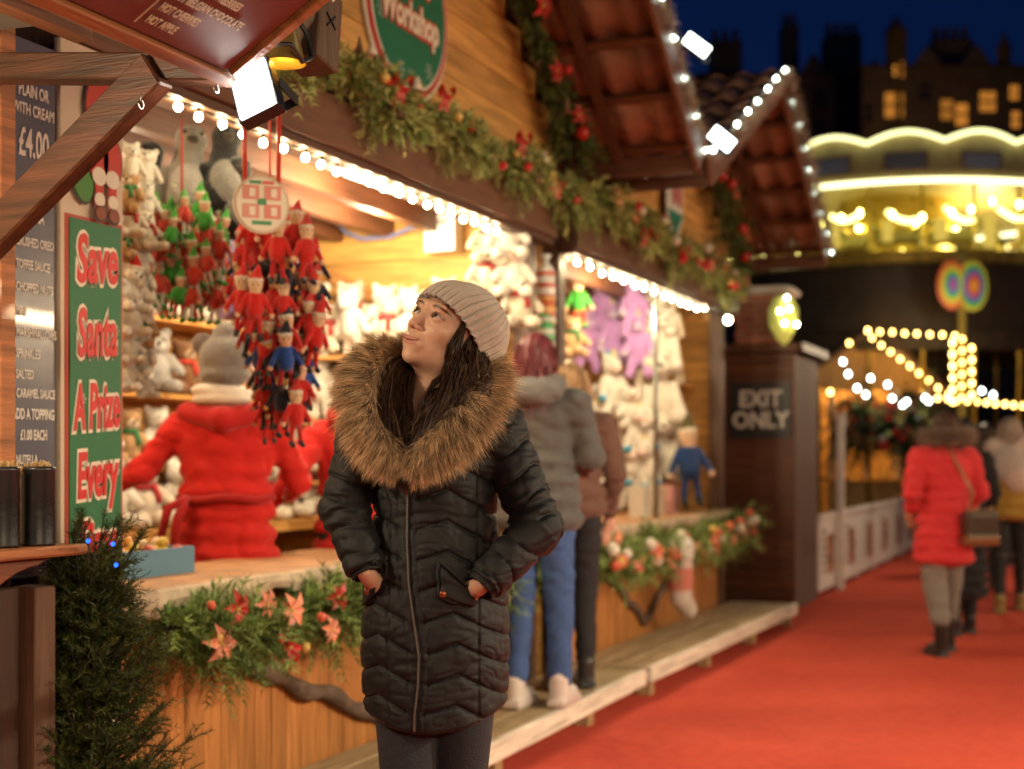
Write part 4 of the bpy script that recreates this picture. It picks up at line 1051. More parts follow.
garland('dark cedar garland hanging down the right gable edge of the first stall',
  [(5.95,2.58,3.92),(6.3,2.58,3.66),(6.7,2.58,3.34),(7.05,2.58,3.08),(7.3,2.58,2.90)],.105,240,
  [('poins',.42,.07,R1),('bauble',.30,.032,R1),('cone',.5,.04,R1)],(-.3,-1,0),'cedar garlands along the gables',3,L=(.08,.15),nd=10,nl=.03,nw=.009)
garland('dark cedar garland down the right gable edge of the second stall',
  [(10.0,2.58,3.5),(10.4,2.58,3.25),(10.8,2.58,3.0),(11.15,2.58,2.76)],.10,200,
  [('poins',.42,.07,R2),('bauble',.3,.038,R1)],(-.3,-1,0),'cedar garlands along the gables',4,L=(.09,.17),nd=9,nl=.03,nw=.008)
garland('deep green pine garland with salmon poinsettias below the first stall counter',
  [(3.62,2.62,.80),(4.1,2.60,.74),(4.6,2.60,.78),(5.1,2.60,.73),(5.6,2.60,.77),(6.1,2.60,.73),(6.85,2.60,.77)],.115,460,
  [('poins',.24,.055,SAL),('poins',.33,.05,R1),('bauble',.33,.018,R2),('bauble',.55,.018,GD)],(-.2,-1,0),'pine garlands below the counters',5,L=(.08,.16),cols=((.08,.16,.035),(.28,.38,.11)),hang=.02,nl=.034,nw=.0065,nd=13)
garland('pine garland with cream and red baubles below the second stall counter',
  [(7.5,2.60,.80),(8.0,2.60,.73),(8.6,2.60,.78),(9.2,2.60,.73),(9.9,2.60,.77),(10.5,2.60,.73),(11.0,2.60,.82),(11.35,2.60,.86)],.125,320,
  [('bauble',.22,.036,R2),('bauble',.27,.034,WH),('poins',.4,.07,SAL),('bauble',.5,.03,GD)],(-.2,-1,0),'pine garlands below the counters',6,L=(.08,.16),cols=((.10,.18,.04),(.32,.40,.13)),hang=.25,nl=.034,nw=.010,nd=10)
dv=lambda r,z,d=22.9: tuple(ex*r+ey*d+Vector((0,0,z)))
garland('dark flower and foliage display with red and cream blooms on the amber lit stall',
  [dv(5.2,1.92),dv(5.6,1.82),dv(6.1,1.88),dv(6.5,1.82),dv(6.75,1.92)],.42,420,
  [('poins',.10,.11,R1),('poins',.16,.12,(.35,.22,.06)),('bauble',.09,.055,R1),('bauble',.12,.05,(.55,.62,.2)),('bauble',.2,.05,WH)],(-.9,-.4,0),None,7,L=(.14,.26),cols=((.02,.035,.012),(.05,.07,.025)),nd=7,nl=.08,nw=.04)
for o in COL.objects:
    if 'group' in o and o['group'] is None: del o['group']
# stocking hanging below the second counter
p=aty(664,590,2.60); ST=thing('stocking','white and pink knitted stocking hanging under the second stall counter','stocking',(p.x,2.49,.74))
ST.scale=(1.35,1.35,1.35)
blob_obj('sock',[('c',(0,0,-.04),(0,0,-.22),.06,.055,(.62,.5,.45)),('c',(0,0,-.12),(0,0,-.18),.062,.06,(.6,.2,.16)),('c',(0,0,-.24),(.07,-.02,-.30),.055,.045,(.62,.56,.5)),('c',(0,0,0),(0,0,-.02),.068,.066,(.7,.68,.62))],CLOTH,ST,.012,.012)

# tinsel frost along roof edges
def tinsel(label,a,b,n,r,col,seed):
    rng=np.random.default_rng(seed); a=np.array(tuple(a)); b=np.array(tuple(b)); f=rng.uniform(0,1,(n,1)); mb=MB()
    strands(mb,a+(b-a)*f,sphere_dirs(n,rng),r,.006,col,col,1,curl=.1,rng=rng)
    o=mb.build('tinsel',mat('tinsel_any',(1,1,1),.35,.1,10,0,metal=.3),None,loc=tuple(a)); tag(o,label,'tinsel','frosty tinsel along the roof edges')
tinsel('pale frosty tinsel on the left slope of the second stall roof edge',(7.75,1.94,3.0),(9.72,1.94,3.95),1600,.075,(.5,.42,.32),1)
tinsel('pale frosty tinsel on the right slope of the second stall roof edge',(9.72,1.94,3.95),(11.4,1.94,2.96),1600,.075,(.45,.36,.26),2)
tinsel('pale frosty tinsel on the roof edge of the first stall',(5.25,1.94,4.6),(7.5,1.94,2.97),1800,.05,(.5,.42,.3),3)

# ================================================================== fir tree
FTP=at(84,600,3.72)
FT=thing('fir_tree','small dark cut fir tree with blue fairy lights beside the dessert stall','tree',(FTP.x,FTP.y,0))
rng=np.random.default_rng(5)
q=MB(); q.tube([(0,0,0),(0,0,.55),(.02,0,1.12)],[.022,.016,.004],8); q.build('trunk',BARK,FT,world=False)
mb=MB(); br=MB()
for k in range(420):
    z=rng.uniform(.0,1.0)**1.15*1.02; a=rng.uniform(0,2*PI); R_=(.05+.33*(1-z/1.08)**.7)*rng.uniform(.70,1.10)
    d=np.array([math.cos(a),math.sin(a),.35+.7*z]); d/=np.linalg.norm(d); c0_=np.array([.01*z,0,z*.93+.05])
    m_=int(6+R_*30)
    br.tube([tuple(c0_),tuple(c0_+d*R_*.6+np.array([0,0,-.02])),tuple(c0_+d*R_)],[.005,.003,.0015],4,cj((.07,.055,.022),.3))
    f=rng.uniform(.15,1,(m_,1)); roots=c0_+d*R_*f
    dd=d*.9+rng.normal(size=(m_,3))*.40+np.array([0,0,.10])
    sprigs(mb,roots,dd,rng.uniform(.045,.085,m_),(.018,.036,.006),(.07,.085,.017),12,.015,.0028,rng,droop=.12)
for k in range(16):
    a=rng.uniform(0,2*PI); p0=np.array([.05*math.cos(a),.05*math.sin(a),.93]); 
    d=np.array([rng.uniform(-.5,.6),rng.uniform(-.6,.1),1]); m_=10; f=rng.uniform(0,1,(m_,1)); d/=np.linalg.norm(d)
    br.tube([tuple(p0),tuple(p0+d*.22)],[.004,.0015],4,(.08,.06,.03)); sprigs(mb,p0+d*.22*f,d+rng.normal(size=(m_,3))*.25,.05,(.02,.035,.008),(.05,.065,.016),9,.02,.0028,rng)
br.build('branches',BARK,FT,world=False); mb.build('needles',NEEDLE,FT,world=False)
for (px,py) in ((113,544),(116,565),(88,541)):
    c=at(px,py,3.50)-Vector((FTP.x,FTP.y,0)); q=MB(); q.ball(tuple(c),.0055,8,6); q.build('fairy_light',glow('blue_led',(.015,.08,1),3),FT,world=False)

# ================================================================== plush toys
def g_bear(c,mz,belly=None,scarf=None):
    b=belly or c
    return [('e',(0,0,.085),(.062,.055,.078),c),('e',(0,-.02,.085),(.042,.045,.055),b),('e',(0,-.005,.195),(.056,.05,.05),c),('e',(0,-.045,.183),(.025,.022,.019),mz),('e',(0,-.066,.190),(.008,.006,.006),(.02,.015,.015)),
     ('e',(-.043,0,.238),(.02,.012,.02),c),('e',(.043,0,.238),(.02,.012,.02),c),('c',(-.052,-.01,.135),(-.085,-.05,.085),.022,.019,c),('c',(.052,-.01,.135),(.085,-.05,.085),.022,.019,c),
     ('c',(-.035,-.03,.035),(-.058,-.10,.028),.027,.025,c),('c',(.035,-.03,.035),(.058,-.10,.028),.027,.025,c)]
def g_hang(c,mz):
    return [('c',(0,0,.11),(0,0,.17),.05,.04,c),('e',(0,-.005,.235),(.05,.045,.046),c),('e',(0,-.042,.224),(.024,.02,.018),mz),('e',(0,-.06,.229),(.008,.006,.006),(.02,.015,.015)),('e',(-.04,0,.275),(.019,.012,.022),c),('e',(.04,0,.275),(.019,.012,.022),c),
     ('c',(-.045,0,.18),(-.085,-.01,.10),.018,.018,c),('c',(.045,0,.18),(.085,-.01,.10),.018,.018,c),('c',(-.024,0,.09),(-.035,-.01,.01),.023,.026,c),('c',(.024,0,.09),(.035,-.01,.01),.023,.026,c)]
def g_doll(coat,legs,hat,face=(.72,.42,.26),boots=(.02,.02,.02)):
    return [('c',(0,0,.14),(0,0,.20),.042,.032,coat),('e',(0,-.004,.255),(.034,.032,.036),face),('c',(0,0,.285),(.012,0,.345),.034,.008,hat),('e',(0,0,.282),(.037,.035,.010),(.68,.62,.5)),
     ('c',(-.035,0,.205),(-.075,-.01,.13),.015,.013,coat),('c',(.035,0,.205),(.075,-.01,.13),.015,.013,coat),('e',(-.078,-.012,.115),(.014,.014,.014),face),('e',(.078,-.012,.115),(.014,.014,.014),face),
     ('c',(-.018,0,.12),(-.028,0,.03),.015,.012,legs),('c',(.018,0,.12),(.028,0,.03),.015,.012,legs),('c',(-.028,0,.02),(-.028,-.025,.008),.015,.013,boots),('c',(.028,0,.02),(.028,-.025,.008),.015,.013,boots)]
def g_seal(c,b):
    return [('c',(0,0,.07),(0,0,.22),.085,.05,c),('e',(0,-.03,.10),(.06,.07,.09),b),('e',(0,-.02,.27),(.055,.055,.05),c),('e',(0,-.07,.262),(.018,.018,.012),(.05,.04,.03)),('c',(-.07,0,.15),(-.12,-.02,.07),.025,.012,c),('c',(.07,0,.15),(.12,-.02,.07),.025,.012,c)]
def g_unicorn(c,mane,mz):
    return [('e',(0,0,.12),(.075,.06,.11),c),('e',(0,-.02,.27),(.058,.055,.06),c),('e',(0,-.075,.25),(.034,.04,.028),mz),('c',(0,-.035,.325),(0,-.06,.39),.012,.003,(.75,.6,.2)),('c',(-.035,0,.32),(-.045,0,.36),.016,.006,c),('c',(.035,0,.32),(.045,0,.36),.016,.006,c),
     ('c',(0,.02,.33),(0,.06,.15),.03,.02,mane),('c',(-.05,-.02,.19),(-.085,-.06,.10),.026,.024,c),('c',(.05,-.02,.19),(.085,-.06,.10),.026,.024,c),('c',(-.04,-.02,.05),(-.06,-.04,-.04),.034,.034,c),('c',(.04,-.02,.05),(.06,-.04,-.04),.034,.034,c),('e',(-.085,-.065,.085),(.026,.026,.022),mane),('e',(.085,-.065,.085),(.026,.026,.022),mane)]
def g_dog(c,e):
    return [('e',(0,0,.12),(.09,.075,.12),c),('e',(0,-.02,.30),(.085,.08,.075),c),('e',(0,-.10,.275),(.045,.05,.035),c),('e',(0,-.145,.29),(.014,.012,.01),(.02,.02,.02)),('c',(-.075,0,.33),(-.105,0,.22),.026,.03,e),('c',(.075,0,.33),(.105,0,.22),.026,.03,e),
     ('c',(-.06,-.03,.18),(-.08,-.09,.06),.034,.034,c),('c',(.06,-.03,.18),(.08,-.09,.06),.034,.034,c),('c',(-.05,-.03,.03),(-.08,-.12,.03),.042,.042,c),('c',(.05,-.03,.03),(.08,-.12,.03),.042,.042,c)]
def toy_proto(name,prims,h=.0085,k=.012,eyes=None,extra=None):
    t=thing(name,'x','toy',(0,0,-50))
    blob_obj('plush_body',prims,PLUSH,t,h,k,1)
    if eyes:
        for s in (-1,1): q=MB(); q.ball((s*eyes[0],eyes[1],eyes[2]),eyes[3],8,6,(.01,.01,.01)); q.build('eye',GLOSS,t,world=False)
    if extra: extra(t)
    return t
def scarf(col,z=.152,r=.042):
    def f(t):
        q=MB(); n=16; q.tube([(r*math.cos(2*PI*i/n),r*.9*math.sin(2*PI*i/n)-.003,z) for i in range(n+1)],.012,7,col,cap=False); q.tube([(.02,-.045,z),(.025,-.062,z-.03),(.028,-.062,z-.06)],[.012,.011,.013],6,col); q.build('scarf',CLOTH,t,world=False)
    return f
def santahat(z,r=.04,col=(.45,.02,.02)):
    def f(t):
        q=MB(); q.lathe([(r,0),(r*.85,r*.6),(r*.4,r*1.3),(.006,r*1.9),(0,r*1.95)],(0,.003,z),14,col); n=16; q.tube([(r*math.cos(2*PI*i/n),r*math.sin(2*PI*i/n)+.003,z) for i in range(n+1)],.011,7,(.7,.66,.58),cap=False); q.ball((.0,.003,z+r*2),.014,8,6,(.7,.66,.58)); q.build('hat',CLOTH,t,world=False)
    return f
CREAMB=(.66,.58,.46); WHB=(.70,.66,.58); GRY=(.33,.31,.29); BRN=(.22,.10,.045); TAN=(.45,.27,.13); BLK=(.035,.032,.034); PUR=(.50,.27,.58); LIL=(.55,.42,.62); PNK=(.62,.30,.34)
TOYS={
 'cream':(lambda: toy_proto('plush_bear',g_bear(CREAMB,(.7,.64,.55)),eyes=(.02,-.052,.205,.0055),extra=scarf((.40,.04,.04))),'cream plush bear in a red scarf'),
 'white':(lambda: toy_proto('plush_bear',g_bear(WHB,(.72,.7,.66)),eyes=(.02,-.052,.205,.0055),extra=santahat(.235)),'white plush bear in a small red hat'),
 'plain':(lambda: toy_proto('plush_bear',g_bear(WHB,(.66,.5,.42)),eyes=(.02,-.052,.205,.0055)),'plain white plush bear'),
 'brown':(lambda: toy_proto('plush_bear',g_bear(BRN,(.5,.36,.22)),eyes=(.02,-.052,.205,.0055),extra=scarf((.5,.05,.03))),'brown plush bear with tan muzzle'),
 'tan':(lambda: toy_proto('plush_bear',g_bear(TAN,(.62,.5,.36)),eyes=(.02,-.052,.205,.0055),extra=scarf((.03,.16,.05))),'tan plush bear in a green scarf'),
 'grey':(lambda: toy_proto('plush_bear',g_bear(GRY,(.6,.58,.55)),eyes=(.02,-.052,.205,.0055)),'grey plush bear'),
 'hang':(lambda: toy_proto('plush_bear',g_hang(WHB,(.72,.7,.66)),eyes=(.018,-.046,.245,.005)),'small white hanging plush bear'),
 'elf':(lambda: toy_proto('elf_doll',g_doll((.05,.30,.04),(.55,.05,.03),(.06,.34,.04),boots=(.04,.3,.05)),eyes=(.012,-.034,.26,.004)),'green elf doll with red legs'),
 'elf2':(lambda: toy_proto('elf_doll',g_doll((.55,.05,.03),(.60,.58,.5),(.06,.34,.04),boots=(.04,.3,.05)),eyes=(.012,-.034,.26,.004)),'red coated elf doll with green hat'),
 'soldier':(lambda: toy_proto('soldier_doll',g_doll((.55,.02,.015),(.02,.02,.03),(.02,.02,.03)),eyes=(.012,-.034,.26,.004)),'red coated soldier doll with black legs'),
 'soldier2':(lambda: toy_proto('soldier_doll',g_doll((.02,.07,.30),(.35,.02,.02),(.02,.02,.03)),eyes=(.012,-.034,.26,.004)),'blue coated soldier doll with dark hat'),
 'navy':(lambda: toy_proto('soldier_doll',g_doll((.02,.05,.16),(.015,.04,.14),(.10,.08,.03),face=(.70,.50,.34),boots=(.02,.02,.02)),eyes=(.012,-.034,.26,.004)),'doll in navy uniform'),
 'nut':(lambda: toy_proto('soldier_doll',g_doll((.02,.02,.035),(.45,.03,.02),(.55,.02,.015),face=(.80,.42,.12),boots=(.02,.02,.02)),eyes=(.012,-.034,.26,.004)),'black coated doll with tall red hat'),
 'gnome':(lambda: toy_proto('gnome_doll',g_doll((.55,.02,.015),(.5,.02,.015),(.55,.02,.015),face=(.72,.5,.3)),eyes=(.012,-.034,.26,.004)),'all red gnome doll with pointed hat'),
 'seal':(lambda: toy_proto('plush_seal',g_seal((.22,.205,.19),(.36,.34,.32)),eyes=(.028,-.062,.285,.007)),'pale grey plush seal'),
 'penguin':(lambda: toy_proto('plush_penguin',g_seal((.02,.02,.022),(.20,.19,.18)),eyes=(.028,-.062,.285,.007)),'black and white plush penguin'),
 'uni':(lambda: toy_proto('plush_unicorn',g_unicorn(PUR,(.6,.5,.66),LIL),.010,eyes=(.028,-.062,.285,.007)),'purple plush unicorn'),
 'uniw':(lambda: toy_proto('plush_unicorn',g_unicorn(WHB,(.05,.38,.62),(.72,.55,.5)),.010,eyes=(.028,-.062,.285,.007)),'white plush unicorn with blue mane and hooves'),
 'dog':(lambda: toy_proto('plush_dog',g_dog((.68,.63,.54),(.5,.42,.32)),.011,eyes=(.035,-.085,.33,.009)),'white plush dog'),
 'lilac':(lambda: toy_proto('plush_bear',g_bear((.45,.33,.58),(.62,.52,.66)),eyes=(.02,-.052,.205,.0055)),'lilac plush bear'),
}
PROTO={}; PLACED={}
USEDLAB={}
def toy(kind,pos,rz,sc=1.0,lab='',group=None,tilt=0):
    # faces -y at rz=0; turned to look at the street or the camera
    if kind not in PROTO: PROTO[kind]=TOYS[kind][0](); c=PROTO[kind]
    else: c=copy_tree(PROTO[kind])
    c.location=pos; c.rotation_euler=(tilt,random.uniform(-.08,.08),rz); c.scale=(sc,sc,sc)
    l=TOYS[kind][1]+' '+lab; l=' '.join(l.split()[:16]); 
    c['label']=l; c['category']={'elf':'doll','nut':'doll','navy':'doll','elf2':'doll','soldier':'doll','soldier2':'doll','gnome':'doll'}.get(kind,'plush toy')
    if group: c['group']=group
    return c
ORD=['first','second','third','fourth','fifth','sixth','seventh','eighth','ninth','tenth','eleventh','twelfth']
random.seed(21)
# back wall shelves of stall one (x 5.2 .. 6.7), facing the street
rows=[(1.28,'lowest',['white','tan','plain','cream','brown','plain','white','cream']),(1.62,'second lowest',['cream','plain','grey','brown','tan','brown','cream','white']),
      (1.98,'second highest',['plain','white','plain','white','cream','plain','tan','plain']),(2.28,'highest',['white','cream','plain','white','plain','cream','plain','lilac'])]
for z,rn,ks in rows:
    for i,k in enumerate(ks):
        toy(k,(5.12+i*.225,4.10,z),random.uniform(-.5,.1)-.3,random.uniform(1.0,1.25),'%s from the left on the %s back shelf'%(ORD[i],rn),'plush toys on the back shelves of the first stall')
# counter-height crowd of toys in front of the back wall
ks=['plain','white','cream','plain','brown','plain','cream','white']
for i,k in enumerate(ks):
    toy(k,(4.85+i*.24,3.98,1.0),-.4,1.25,'%s from the left, low beneath the back shelves'%ORD[i],'plush toys piled low in the first stall')
q=MB(); q.box(4.4,6.9,3.8,4.28,.95,.998,(.9,.85,.8)); q.build('low_shelf',PINE,S1)
# jumbled toys on the right wall of stall one, facing back up the street (-x)
n=0
for z,rn,y0,y1 in ((1.02,'on the side shelf level with the counter',2.95,4.0),(1.20,'on the lowest shelf',3.0,4.0),(1.52,'on the middle shelf',3.0,4.0),(1.86,'on the top shelf',3.0,4.0)):
    i=0; y=y0
    while y<y1:
        for lay in range(2):
            k=random.choice(['plain','white','cream','plain','plain','hang','cream'])
            toy(k,(6.80-lay*.14+random.uniform(-.02,.02),y+random.uniform(-.03,.03)+lay*.08,z+random.uniform(0,.03)+(.10 if lay==0 else 0)),-PI/2+.35+random.uniform(-.6,.6),random.uniform(.95,1.3),'%s %s of the right wall, %s from the right'%(['at the back','at the front'][lay],rn,ORD[i]),'white plush toys heaped on the right wall shelves of the first stall',tilt=random.uniform(-.2,.25))
        i+=1; y+=.185
q=MB(); q.box(6.55,6.94,2.95,4.0,.95,1.018,(.9,.85,.8)); q.build('low_shelf',PINEY,S1)
# bigger white toys hung near the right post
for i,(px,py) in enumerate(((487,268),(508,262),(486,300),(512,300),(520,330),(500,232))):
    p=atx(px,py,6.6); toy('plain' if i%2 else 'cream',(p.x,p.y,p.z),-PI/2+.5,1.15,'hanging by the right post of the first stall, %s from the top'%ORD[[1,2,3,4,5,0][i]],'plush toys hung by the first stall right post')
# column of small white bears at the left edge of the opening
for i in range(9):
    for j in range(2):
        p=at(129+j*16+random.uniform(-3,3),152+i*25+j*11+random.uniform(-4,4),4.75+.08*j); kd=random.choice(['hang','plain','white','hang','cream','tan'])
        toy(kd,(p.x,p.y,p.z-.13),-.9+random.uniform(-.6,.6),.50+.16*random.random(),'%s from the top in the %s string by the Santa sign'%(ORD[i],['left','right'][j]),'small bears strung beside the Santa sign',tilt=random.uniform(-.3,.3))
# strings of toys above and around
def hang_line(name_lab,px,py,d,zt=2.50):
    p=at(px,py,d); q=MB(); q.tube([(0,0,.0),(0,0,zt-p.z)],.004,5,(.35,.03,.02)); o=q.build('rope',CLOTH,None); o.location=p; tag(o,name_lab,'rope'); return p
# elf cluster
n=0
NW=['one','two','three','four','five','six','seven','eight','nine','ten','eleven']
for r_ in range(8):
    py=206+r_*12.5; nx=3 if r_==0 else 6 if r_<7 else 5
    for j in range(nx):
        px=188+(j-(nx-1)/2)*12.5+random.uniform(-3,3); p=at(px,py+random.uniform(-4,4),4.95+random.uniform(-.12,.12)); toy('elf' if random.random()<.5 else 'elf2',(p.x,p.y,p.z-.10),-.9+random.uniform(-1,1),random.uniform(.46,.60),'in row %s from the top, %s from the left of the hanging elf cluster'%(NW[r_],ORD[j]),'elf dolls hanging in a cluster',tilt=random.uniform(-.25,.25))
hang_line('pale cord holding up the cluster of green and red elf dolls',182,205,4.95)
# soldier and gnome cluster
for r_ in range(11):
    py=226+r_*17.5; nx=[4,5,6,6,6,5,5,4,4,3,3][r_]
    for j in range(nx):
        px=276+r_*.8+(j-(nx-1)/2)*15+random.uniform(-3,3); p=at(px,py+random.uniform(-5,5),4.75+random.uniform(-.14,.14))
        kd=random.choice([['gnome'],['gnome','gnome','nut'],['nut','nut','soldier'],['gnome','nut'],['gnome'],['gnome','soldier'],['gnome','soldier'],['nut','soldier2'],['soldier2','nut','gnome'],['nut','soldier'],['nut','gnome']][r_])
        toy(kd,(p.x,p.y,p.z-.14),-.9+random.uniform(-.9,.9),random.uniform(.56,.74),'in row %s, %s from the left of the red hanging cluster'%(NW[r_],ORD[j]),'red soldier and gnome dolls hanging in a cluster',tilt=random.uniform(-.25,.25))
hang_line('red cord holding up the hanging cluster of red gnome and soldier dolls',270,240,4.75)
# seal and penguins on top
for i,(k,px,py,sc,l) in enumerate((('seal',184,172,1.05,'hanging under the ceiling above the elf dolls'),('penguin',222,166,1.0,'hanging left of the round wooden sign'),('penguin',238,190,.9,'hanging just behind the round wooden sign'),('penguin',150,175,.9,'hanging left of the pale grey seal'))):
    p=at(px,py,5.1); toy(k,(p.x,p.y,p.z-.17),-.8,sc,l)
for i,(px,py) in enumerate(((226,240),(232,265),(228,290),(222,252))):
    p=at(px,py,5.3); toy('lilac',(p.x,p.y,p.z-.12),-.8,.8,'between the elf and gnome clusters, %s from the top'%ORD[[0,2,3,1][i]],'lilac bears between the hanging clusters')
# round wooden sign hanging on red ribbons
p=at(261,205,4.45); HS=thing('hanging_sign','round cream wooden sign with painted pink squares hung on red ribbons over the toys','sign',tuple(p))
er=Vector((CS,-CC,0)); ef=Vector((CC,CS,0)); fr=(er*.93+ef*.35).normalized(); fnn=fr.cross(Vector((0,0,1)))
q=MB(); n=32; q.prism([p+fr*(.088*math.cos(2*PI*k/n))+Vector((0,0,.092*math.sin(2*PI*k/n))) for k in range(n)],-fnn*-.010,(.55,.42,.28)); q.build('disc',BARE,HS)
q=MB(); q.prism([p+fnn*.0125+fr*(.080*math.cos(2*PI*k/n))+Vector((0,0,.084*math.sin(2*PI*k/n))) for k in range(n)],fnn*.001,(.70,.62,.48)); q.build('painted_face',BARE,HS)
GRT=mat('sign_green',(.04,.22,.08),.5,.1,9,0,col=False)
q=MB()
for (a,b,w,h,c_) in ((-.034,.036,.026,.022,(.62,.22,.16)),(.034,.036,.026,.022,(.62,.22,.16)),(-.034,-.022,.026,.022,(.60,.26,.20)),(.034,-.022,.026,.022,(.62,.20,.15)),(0,.008,.014,.010,(.05,.24,.10)),(0,-.058,.030,.006,(.05,.24,.10)),(-.02,.068,.018,.005,(.05,.24,.10)),(.02,.068,.018,.005,(.6,.1,.06))):
    q.obox(p+fnn*.0145+fr*a+Vector((0,0,b)),fr*w,fnn*.0008,(0,0,h),c_)
    if h>.02: q.obox(p+fnn*.0158+fr*(a+.004)+Vector((0,0,b)),fr*w*.35,fnn*.0006,(0,0,h*.6),(.72,.62,.5))
q.build('painted_squares',BARE,HS)
q=MB()
for s in (-.05,.055): q.tube([p+fr*s+Vector((0,0,.07)),p+fr*(s*1.05)+Vector((0,0,.32))],.008,6,(.5,.04,.02))
q.build('ribbon',SATIN,HS)
# second stall toys: on its right wall
for i,(px,py) in enumerate(((586,330),(614,322),(640,334),(603,296),(633,294))):
    p=atx(px,py,10.15+.1*(i%2)); toy('uni',(p.x,p.y,p.z-.25),-PI/2+.4+random.uniform(-.5,.5),1.18,'hanging in the second stall, %s from the left of the purple group'%ORD[[0,2,4,1,3][i]],'purple unicorns hanging in the second stall')
for i,(px,py) in enumerate(((592,392),(612,378),(632,395),(598,425),(622,428),(640,428),(606,462),(632,465),(578,415),(645,462))):
    p=atx(px,py,10.1); toy('uniw' if i%2 else 'plain',(p.x,p.y,p.z-.26),-PI/2+.4+random.uniform(-.4,.4),1.3,'in the heap under the purple unicorns, %s counting from the top left'%ORD[i],'white unicorns and bears heaped in the second stall')
for i,(px,py,sc) in enumerate(((660,330,1.25),(662,385,1.5),(658,440,1.4),(658,296,1.0))):
    p=atx(px,py,10.3); toy('dog',(p.x,p.y,p.z-.30),-PI/2+.4,sc,['second from the top','third from the top, largest','lowest, on the counter','topmost'][i]+' in the column behind the metal pole','plush dogs stacked behind the metal pole')
p=atx(692,452,10.15); sd=toy('navy',(p.x,p.y,p.z-.40),-PI/2+.5,2.0,'standing alone at the right end of the second stall')
sd['label']='large teddy like doll in dark blue uniform and cap at the second stall right end'
for i,(px,py) in enumerate(((572,330),(566,372),(580,300))):
    p=atx(px,py,9.4); toy(['tan','cream','elf'][i],(p.x,p.y,p.z-.2),-PI/2+.5,1.2,'left of the purple unicorns in the second stall')
# striped pouches hanging at the post between the stalls
for i,(px,py,c1,c2,l) in enumerate(((546,282,(.7,.7,.66),(.5,.1,.05),'white and red striped candy stick bag hanging between the two stalls'),(546,306,(.6,.15,.04),(.7,.4,.1),'orange candy bag hanging between the two stalls'),(545,328,(.1,.4,.12),(.6,.6,.5),'green candy bag hanging lowest between the two stalls'))):
    p=aty(px,py,2.60); t=thing('candy_bag',l,'sweets bag',tuple(p)); q=MB()
    q.lathe([(0,-.14),(.04,-.13),(.05,-.05),(.045,.06),(.012,.10),(.03,.14),(0,.14)],n=10,col=c1)
    for z in (-.08,-.02,.04): q.lathe([(.051,z-.012),(.053,z),(.051,z+.012)],n=10,col=c2)
    q.build('bag',SATIN,t,world=False)
# white notice box and blue cable on stall one right wall
p=atx(443,232,6.86); t=thing('notice_box','white square box fixed to the planks under the bulb row','box',tuple(p)); q=MB(); q.box(p.x-.05,p.x+.06,p.y-.09,p.y+.09,p.z-.11,p.z+.10); bev(q.build('case',WHITE,t)); q=MB(); q.box(p.x-.054,p.x-.051,p.y-.05,p.y+.05,p.z+.03,p.z+.06,(.3,.3,.3)); q.build('label_strip',BARE,t)
q=MB(); P_=[atx(a,b,6.88) for a,b in ((331,190),(333,215),(345,232),(362,239),(390,237),(410,228),(428,226))]; 
q.tube([tuple(x-P_[0]) for x in P_],.012,7,(.20,.22,.42)); o=q.build('cable',SATIN,None); o.location=P_[0]; tag(o,'loose lilac blue cable looping over the orange planks','cable')
# blue tray of prizes
p=atz(158,525,1.02); TR=thing('prize_tray','blue tray heaped with small orange and red prizes on the counter','tray',(4.02,3.0,.921))
q=MB(); 
x0,x1,y0,y1=-.28,.14,-.10,.30
q.box(x0,x1,y0,y1,0,.01,(.10,.22,.32)); q.box(x0,x1,y0,y0+.012,0.01,.09,(.10,.22,.32)); q.box(x0,x1,y1-.012,y1,.01,.09,(.10,.22,.32)); q.box(x0,x0+.012,y0+.012,y1-.012,.01,.09,(.10,.22,.32)); q.box(x1-.012,x1,y0+.012,y1-.012,.01,.09,(.10,.22,.32)); q.build('tray',SATIN,TR,world=False)
k=0
pcs={'orange':(.62,.25,.03),'red':(.5,.04,.03),'cream':(.66,.55,.38),'yellow':(.65,.45,.05)}
for i in range(5):
    for j in range(4):
        cn=random.choice(list(pcs)); b=Vector((4.02+x0+.05+i*.08,3.0+y0+.05+j*.085,.921+.035+random.uniform(0,.045)))
        pr=MB(); pr.ball((0,0,0),(.036,.036,.032),10,7,pcs[cn]); pr.ball((0,-.012,.038),.021,9,6,pcs[cn]); pr.ball((0,-.034,.036),(.009,.009,.005),6,4,(.6,.2,.03))
        o=pr.build('rubber_duck',SATIN,None); o.location=b; o.rotation_euler=(0,0,random.uniform(-.5,1)); tag(o,'small %s rubber duck in the blue tray, %s along and %s from the front'%(cn,ORD[i],ORD[j]),'rubber duck','small prizes heaped in the blue tray')
# row of things lying on the second counter
for i,(u,cn,c) in enumerate(((9.4,'white',(.7,.68,.6)),(9.75,'cream',(.6,.5,.38)),(10.1,'pink',(.6,.3,.28)))):
    t=thing('paper_bag','%s paper bag standing on the second stall counter'%cn,'bag',(u,2.9,.921)); q=MB(); q.add([(-.09,-.05,0),(.09,-.05,0),(.09,.05,0),(-.09,.05,0),(-.1,-.055,.2),(.1,-.055,.2),(.1,.055,.21),(-.1,.055,.21)],[(0,3,2,1),(0,1,5,4),(1,2,6,5),(2,3,7,6),(3,0,4,7)],c); q.build('bag',BARE,t,world=False)
